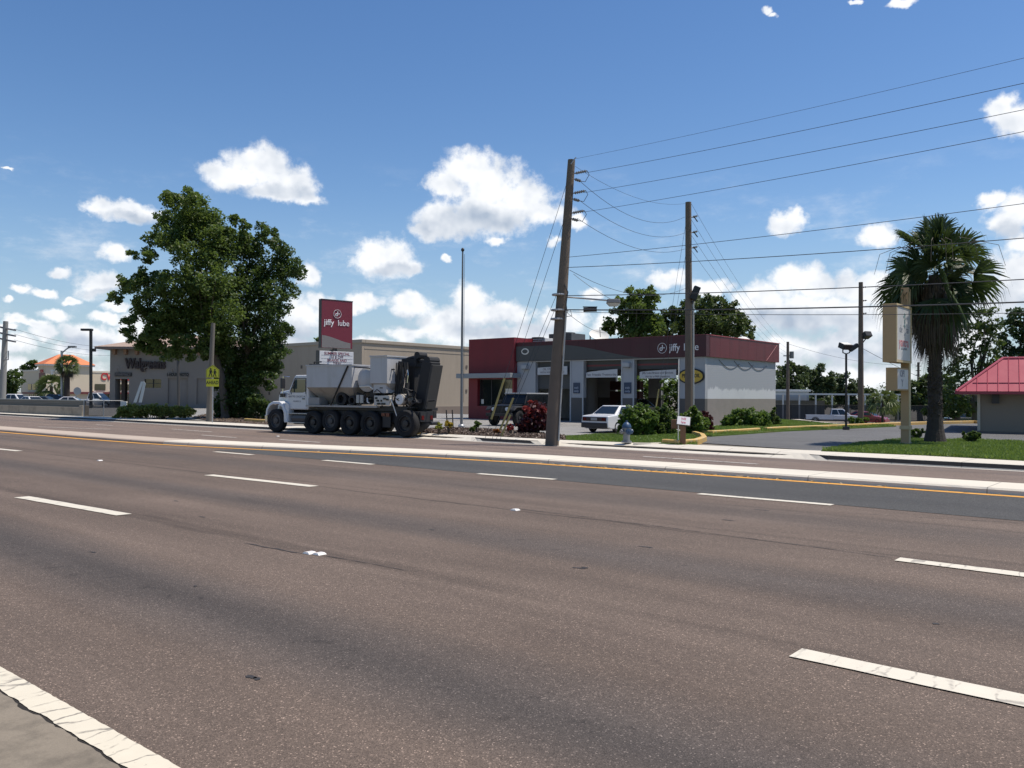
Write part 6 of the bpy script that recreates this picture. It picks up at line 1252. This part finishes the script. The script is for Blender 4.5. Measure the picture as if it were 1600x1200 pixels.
# right island: shrub behind the sign column and a clipped shrub in a pot
bush_px('shrub', 'dark shrub at the foot of the tan sign column', 30.5, .05, [(1426,672,7),(1433,678,8),(1427,684,7),(1440,674,5)], lf_b, .10, 3000)
o = bush_px('potted_shrub', 'flat clipped dark shrub in a small black pot on the right lawn', 29.6, .07, [(1510,680,6),(1519,679,7),(1529,682,6),(1522,684,5),(1514,684,4)], lf_b, .09, 5200)
MB().loft([[(.1*math.cos(a), .1*math.sin(a), 0) for a in [k*.524 for k in range(12)]], [(.14*math.cos(a), .14*math.sin(a), .26) for a in [k*.524 for k in range(12)]]]).build('pot', black, o)
bush_px('shrub', 'small shrub on the grass under the twin floodlight pole', 46, .08, [(1330,655,5),(1338,656,6),(1346,658,5),(1353,655,4)], lf_bush, .14, 1500)
# ---------------------------------------------------------------- fan palm
pm = G(1461, 693, .05); pal = thing('fan_palm', 'tall fan palm with a skirt of dead fronds beside the tan sign column', 'palm', pm); h_ = lambda py: D(1461, py, pm.y).z-.05
bootm = M('palm_trunk', (.05, .04, .034), .95, .4, 9, bump=1, bscale=22)
prof = [(.40, -.1), (.35, .1), (.27, .5), (.22, 1.1), (.205, 2.2), (.20, 3.4), (.24, h_(470)), (.2, h_(430))]
mb = MB(); mb.lathe(prof, 16)
for i in range(420):
    z = rng.uniform(.7, 3.6); a = rng.uniform(0, 6.28); r = .215; q = rng.uniform(.05, .11)
    X = rot('Z', a) @ tr(r-.02, 0, z) @ rot('Y', rng.uniform(.3, .9)); mb.loft([[(0, -.05, -.04), (.02, -.05, -.04), (.02, .05, -.04), (0, .05, -.04)], [(0, -.025, q), (.015, -.025, q), (.015, .025, q), (0, .025, q)]], 0, True, X)
mb.build('trunk', bootm, pal)
palmg = leafmat('palm_green', (.018, .038, .011), (.062, .095, .033), .28); palmd = leafmat('palm_dead', (.030, .024, .018), (.115, .088, .062), .12)
def frond_verts(hub, dirv, rad, droop, nseg=26, spread=2.3, petiole=.8):
    d = Vector(dirv).normalized(); side = d.cross(Vector((0, 0, 1)))
    if side.length < .05: side = Vector((1, 0, 0))
    side.normalize(); up = side.cross(d).normalized(); c = Vector(hub)+d*petiole-Vector((0, 0, droop*petiole*.25)); V = []; Q = []
    d = (d-Vector((0, 0, droop*.55))).normalized(); side = (side-d*side.dot(d)).normalized(); up = side.cross(d).normalized(); ro = rng.uniform(-1.3, 1.3)*(.35 if d.z > .75 else 1); side, up = side*math.cos(ro)+up*math.sin(ro), up*math.cos(ro)-side*math.sin(ro)
    def quad(a, b, c2, d2): i = len(V); V.extend([a, b, c2, d2]); Q.append((i, i+1, i+2, i+3))
    w_ = .018; quad(Vector(hub)-side*w_, Vector(hub)+side*w_, c+side*w_, c-side*w_)
    for k in range(nseg):
        a = -spread/2+spread*k/(nseg-1)+rng.normal()*.02; L = rad*(.72+.28*math.cos(a*.8))*rng.uniform(.9, 1.08)
        e = d*math.cos(a)+side*math.sin(a)+up*(.10+.10*math.cos(a)); e.normalize(); wv = side*math.cos(a)-d*math.sin(a); wv.normalize(); bw = rad*spread/nseg*.30
        fold = up*bw*.5*(1 if k % 2 else -1)
        m1 = c+e*L*.55-Vector((0, 0, droop*.10*L)); tip1 = c+e*L*.85-Vector((0, 0, droop*.42*L)); tip = c+e*L*.92-Vector((0, 0, droop*(.80+.3*rng.random())*L))
        quad(c-wv*bw*.18, c+wv*bw*.18, m1+wv*bw+fold, m1-wv*bw-fold); quad(m1-wv*bw-fold, m1+wv*bw+fold, tip1+wv*bw*.22, tip1-wv*bw*.22); quad(tip1-wv*bw*.22, tip1+wv*bw*.22, tip+wv*bw*.06, tip-wv*bw*.06)
    return V, Q
def fronds(name, specs, mat, parent):
    V = []; Q = []
    for s in specs: v, q = frond_verts(*s); o_ = len(V); V += v; Q += [tuple(i+o_ for i in t_) for t_ in q]
    return raw(name, [tuple(p) for p in V], Q, mat, parent)
hub = h_(405); sp_l = []
golden = 2.399
for i in range(46):
    q = i/45; elv = 1.4-2.2*q**.85; a = i*golden+rng.normal()*.15; d = (math.cos(a)*math.cos(elv), math.sin(a)*math.cos(elv), math.sin(elv))
    sp_l.append(((0, 0, hub-.75*q), d, rng.uniform(.95, 1.3), .25+.5*q, 22, 2.6, rng.uniform(.4, 1.2)+.1*q))
for i in range(14):
    a = i*golden; elv = rng.uniform(-.5, 1.1); d = (math.cos(a)*math.cos(elv), math.sin(a)*math.cos(elv), math.sin(elv)); sp_l.append(((0, 0, hub-.15-.5*rng.random()), d, rng.uniform(.8, 1.15), .3, 22, 2.4, rng.uniform(.2, .45)))
fronds('crown', sp_l, palmg, pal)
sp_l = []
for i in range(40):
    q = i/39; elv = -.6-.85*q**.7; a = i*golden+rng.normal()*.2; d = (math.cos(a)*math.cos(elv), math.sin(a)*math.cos(elv), math.sin(elv))
    sp_l.append(((.10*math.cos(a), .10*math.sin(a), hub-.5-1.1*q), d, rng.uniform(.7, .95), .9, 20, 1.5, .55+.2*rng.random()))
fronds('dead_foliage', sp_l, palmd, pal)
n = 1700; a = rng.uniform(0, 6.28, n); zt_ = rng.uniform(h_(512), hub-.9, n); rr_ = (.30+.62*np.clip((hub-.2-zt_)/(hub-h_(520)), 0, 1)**.7*rng.uniform(.55, 1.08, n)); Ls = rng.uniform(.35, .85, n)
x = np.cos(a)*rr_; y = np.sin(a)*rr_; wq = .018; tx_, ty_ = -np.sin(a)*wq, np.cos(a)*wq; v = np.empty((n, 4, 3)); sh = rng.uniform(.55, 1.12, n); Ls *= rng.choice([.5, 1, 1, 1.5], n)
v[:, 0] = np.c_[x-tx_, y-ty_, zt_]; v[:, 1] = np.c_[x+tx_, y+ty_, zt_]; v[:, 2] = np.c_[x*sh+tx_*.3, y*sh+ty_*.3, zt_-Ls]; v[:, 3] = np.c_[x*sh-tx_*.3, y*sh-ty_*.3, zt_-Ls]
raw('skirt', v.reshape(-1, 3), np.arange(n*4).reshape(n, 4), palmd, pal)
# hanging flower stalks
mb = MB()
for i in range(16):
    a = rng.uniform(0, 6.28); r = rng.uniform(1.3, 2.0); p = [(.3*math.cos(a), .3*math.sin(a), hub), (r*.6*math.cos(a), r*.6*math.sin(a), hub+.55), (r*.95*math.cos(a), r*.95*math.sin(a), hub+.35), (r*1.05*math.cos(a), r*1.05*math.sin(a), hub-.35)]; mb.tube(p, [.016, .012, .009, .006], 4)
mb.build('flower_spray', M('stalk_brown', (.10, .085, .06), .8), pal)
def small_palm(label, px, depth, zb, py_hub, rad, n, dead=0, name='palm_tree', rt=.16, drp=.5):
    b = D(px, 640, depth); b.z = gxy(b.x, b.y); zb = b.z; o = thing(name, label, 'palm', b); hz2 = D(px, py_hub, depth).z-zb
    MB().lathe([(rt*1.5, -.1), (rt*1.1, .3), (rt, hz2*.6), (rt*.9, hz2)], 10).build('trunk', bootm, o); S = []
    for i in range(n): q = i/(n-1); elv = 1.3-1.9*q; a = i*golden; S.append(((0, 0, hz2), (math.cos(a)*math.cos(elv), math.sin(a)*math.cos(elv), math.sin(elv)), rad, drp, 14, 2.2, rad*.7))
    fronds('crown', S, leafmat('small_palm_green', (.035, .06, .018), (.12, .16, .05), .3) if 'small_palm_green' not in MATS else MATS['small_palm_green'], o)
    if dead:
        S = []
        for i in range(dead): a = i*golden; elv = -.9-.4*rng.random(); S.append(((0, 0, hz2-.2), (math.cos(a)*math.cos(elv), math.sin(a)*math.cos(elv), math.sin(elv)), rad*.8, .8, 12, 1.6, rad*.5))
        fronds('dead_foliage', S, palmd, o)
    return o
small_palm('stout cabbage palm standing before the orange roofed pharmacy', 104, 100, 0, 570, 1.0, 30, 16, rt=.32)
small_palm('low bushy palm in front of the cream pharmacy tower', 80, 102, 0, 604, 1.3, 26, 0, rt=.2)
small_palm('young palm on the grass behind the red sedan', 1379, 74, -1.1, 626, 1.05, 18, 0, rt=.10, drp=.8)
# ---------------------------------------------------------------- background trees
tree_px('background_tree', 'bright leafy tree with a rounded top rising behind the garage dish', 'tree', 74, [(990,458,11),(1003,462,12),(1015,456,9),(1022,468,9),(978,472,10),(965,470,6),(995,478,15),(1012,482,14),(970,490,10),(985,498,15),(1005,503,16),(952,504,8),(944,512,6),(962,515,12),(982,520,14),(1003,522,14),(1025,500,10),(1022,520,10),(958,486,5),(1000,488,16),(1012,505,14),(985,510,14),(1030,512,10)], (995, 640), lf_a, .30, 22, None, extra=2, tr_r=.3)
tree_px('background_tree', 'wide olive green oak behind the garage right half', 'tree', 80, [(1045,492,10),(1058,485,11),(1072,478,10),(1087,474,11),(1105,472,12),(1122,474,11),(1138,480,11),(1150,490,10),(1160,500,10),(1168,512,9),(1172,522,7),(1060,502,14),(1080,495,16),(1102,492,18),(1125,495,17),(1145,505,14),(1050,518,12),(1075,518,14),(1100,515,16),(1130,518,14),(1155,520,12),(1038,508,10),(1034,520,10),(1065,510,16),(1090,510,16),(1118,505,16),(1142,515,14)], (1105, 640), lf_oak, .30, 22, None, extra=2, tr_r=.4)
BT = 'trees along the back boundary'
def back(label, depth, blobs, leaf=lf_far, size=.42, dens=13, base=650, name='background_tree'):
    cx = np.mean([b[0] for b in blobs]); tree_px(name, label, 'tree', depth, blobs, (cx, base), leaf, size, dens, None, BT, extra=2, tr_r=.35, zbase=-1.15, limbs=8)
back('dark rounded tree directly right of the garage end wall', 120, [(1222,582,10),(1236,572,10),(1248,575,10),(1228,598,14),(1246,596,14),(1258,588,9),(1232,615,12),(1250,615,12),(1220,612,10)])
back('tall clumped tree behind the portable building', 122, [(1268,580,9),(1280,576,9),(1274,594,13),(1290,590,10),(1264,604,10),(1284,610,13),(1298,604,9),(1270,622,12),(1290,626,12)])
back('broad tree seen through the twin floodlight pole', 128, [(1306,600,8),(1318,592,9),(1330,598,9),(1312,612,12),(1328,614,12),(1340,610,8),(1306,626,12),(1324,630,12),(1340,628,10)])
back('low tree right of the slender pole', 130, [(1352,612,7),(1364,616,8),(1376,622,8),(1358,628,11),(1374,634,11),(1350,636,9)])
back('olive low tree behind the tan sign boxes', 118, [(1390,618,8),(1402,610,8),(1412,614,8),(1396,630,11),(1410,630,11),(1422,624,9),(1388,640,9),(1406,643,9)], lf_oak)
back('dark tree between the sign column and the palm trunk', 112, [(1428,600,8),(1438,594,9),(1448,598,8),(1430,615,12),(1446,614,12),(1436,632,12),(1452,632,10),(1424,634,8)], lf_oak)
tree_px('background_tree', 'tall open crowned tree behind the left end of the pink roof', 'tree', 62, [(1505,520,9),(1518,505,9),(1530,492,10),(1545,488,10),(1540,505,13),(1525,520,12),(1555,505,11),(1550,522,14),(1512,538,9),(1500,548,8),(1490,558,8),(1505,565,10),(1520,555,11),(1538,545,13),(1558,545,13),(1500,585,11),(1515,580,9),(1485,575,9),(1490,600,12),(1510,605,12),(1480,618,12),(1500,625,13),(1518,630,12),(1475,640,10),(1530,575,10),(1545,565,10)], (1525, 655), lf_oak, .26, 11, None, extra=2, tr_r=.26, zbase=-.9, limbs=24, thick=.4)
tree_px('background_tree', 'denser tree rising past the frame edge above the pink roof', 'tree', 66, [(1572,505,10),(1585,495,12),(1600,490,14),(1575,522,13),(1592,515,16),(1610,510,18),(1580,540,14),(1600,540,18),(1572,555,10),(1592,558,14),(1620,540,20),(1640,520,20),(1632,560,20),(1560,530,8)], (1605, 655), lf_pine, .28, 12, None, extra=2, tr_r=.3, zbase=-.9, limbs=16)
back('dark tree low behind the wall of the pink roofed building', 90, [(1470,600,11),(1458,585,8),(1465,620,14),(1480,595,10),(1455,640,12),(1475,640,12)], lf_b, .4)
back('dark bushy tree low between the palm trunk and the pink roof', 88, [(1478,612,12),(1488,628,13),(1502,618,12),(1512,632,12),(1495,642,11),(1480,644,11),(1520,642,9)], lf_b, .35)
back('dim undergrowth tree in the gap left of the tan wall', 95, [(1505,628,10),(1518,622,10),(1512,640,10),(1525,638,8),(1495,638,9)], lf_b, .4)
tree_px('background_tree', 'dark hedge like tree at the extreme left behind the cars', 'tree', 140, [(12,590,9),(22,582,8),(28,592,8),(8,602,11),(22,604,11),(-8,590,14),(14,614,10),(-10,610,14)], (12, 640), lf_b, .5, 7, None, extra=2, tr_r=.4)
tree_px('background_tree', 'round dark tree behind the left wing of the pharmacy', 'tree', 200, [(40,575,6),(48,568,6),(56,572,6),(45,582,8),(58,582,6)], (48, 640), lf_b, .6, 7, None, extra=2, tr_r=.5)
tree_px('background_tree', 'small bright tree top peeking over the drugstore left of the pole sign', 'tree', 125, [(498,528,4),(502,533,4),(496,537,4)], (500, 640), lf_a, .4, 14, None, extra=2, tr_r=.3, limbs=3)
for i, (x, y, lab) in enumerate(((-9.5, 13.5, 'green shrub glimpsed through the middle bay behind the garage'), (-6.4, 13.2, 'green shrub glimpsed through the right hand bay behind the garage'), (-12.6, 13.8, 'green shrub behind the garage rear left opening'))):
    p = LUBE+Matrix.Rotation(ROT, 3, 'Z') @ Vector((x, y, 0)); p.z = -.3
    bush('shrub', lab, p, [(dx_, dy_, z_, .75) for dx_ in (-1.3, -.4, .5, 1.4) for dy_, z_ in ((0, .7), (.2, 1.8), (.3, 2.9))], lf_bush, .2, 260)
# far wood beyond everything, read as one mass
pts = []
for k in range(260):
    x = rng.uniform(-420, 520); y = rng.uniform(330, 420); z = rng.uniform(1, 6.5); pts.append(puff((x, y, z-1.1), rng.uniform(2.5, 5), 90, .8))
v, f = leafquads(np.concatenate(pts), 1.3); tag(raw('distant_wood', v, f, lf_far), 'low dark far off wood along the horizon', 'wood')['kind'] = 'stuff'
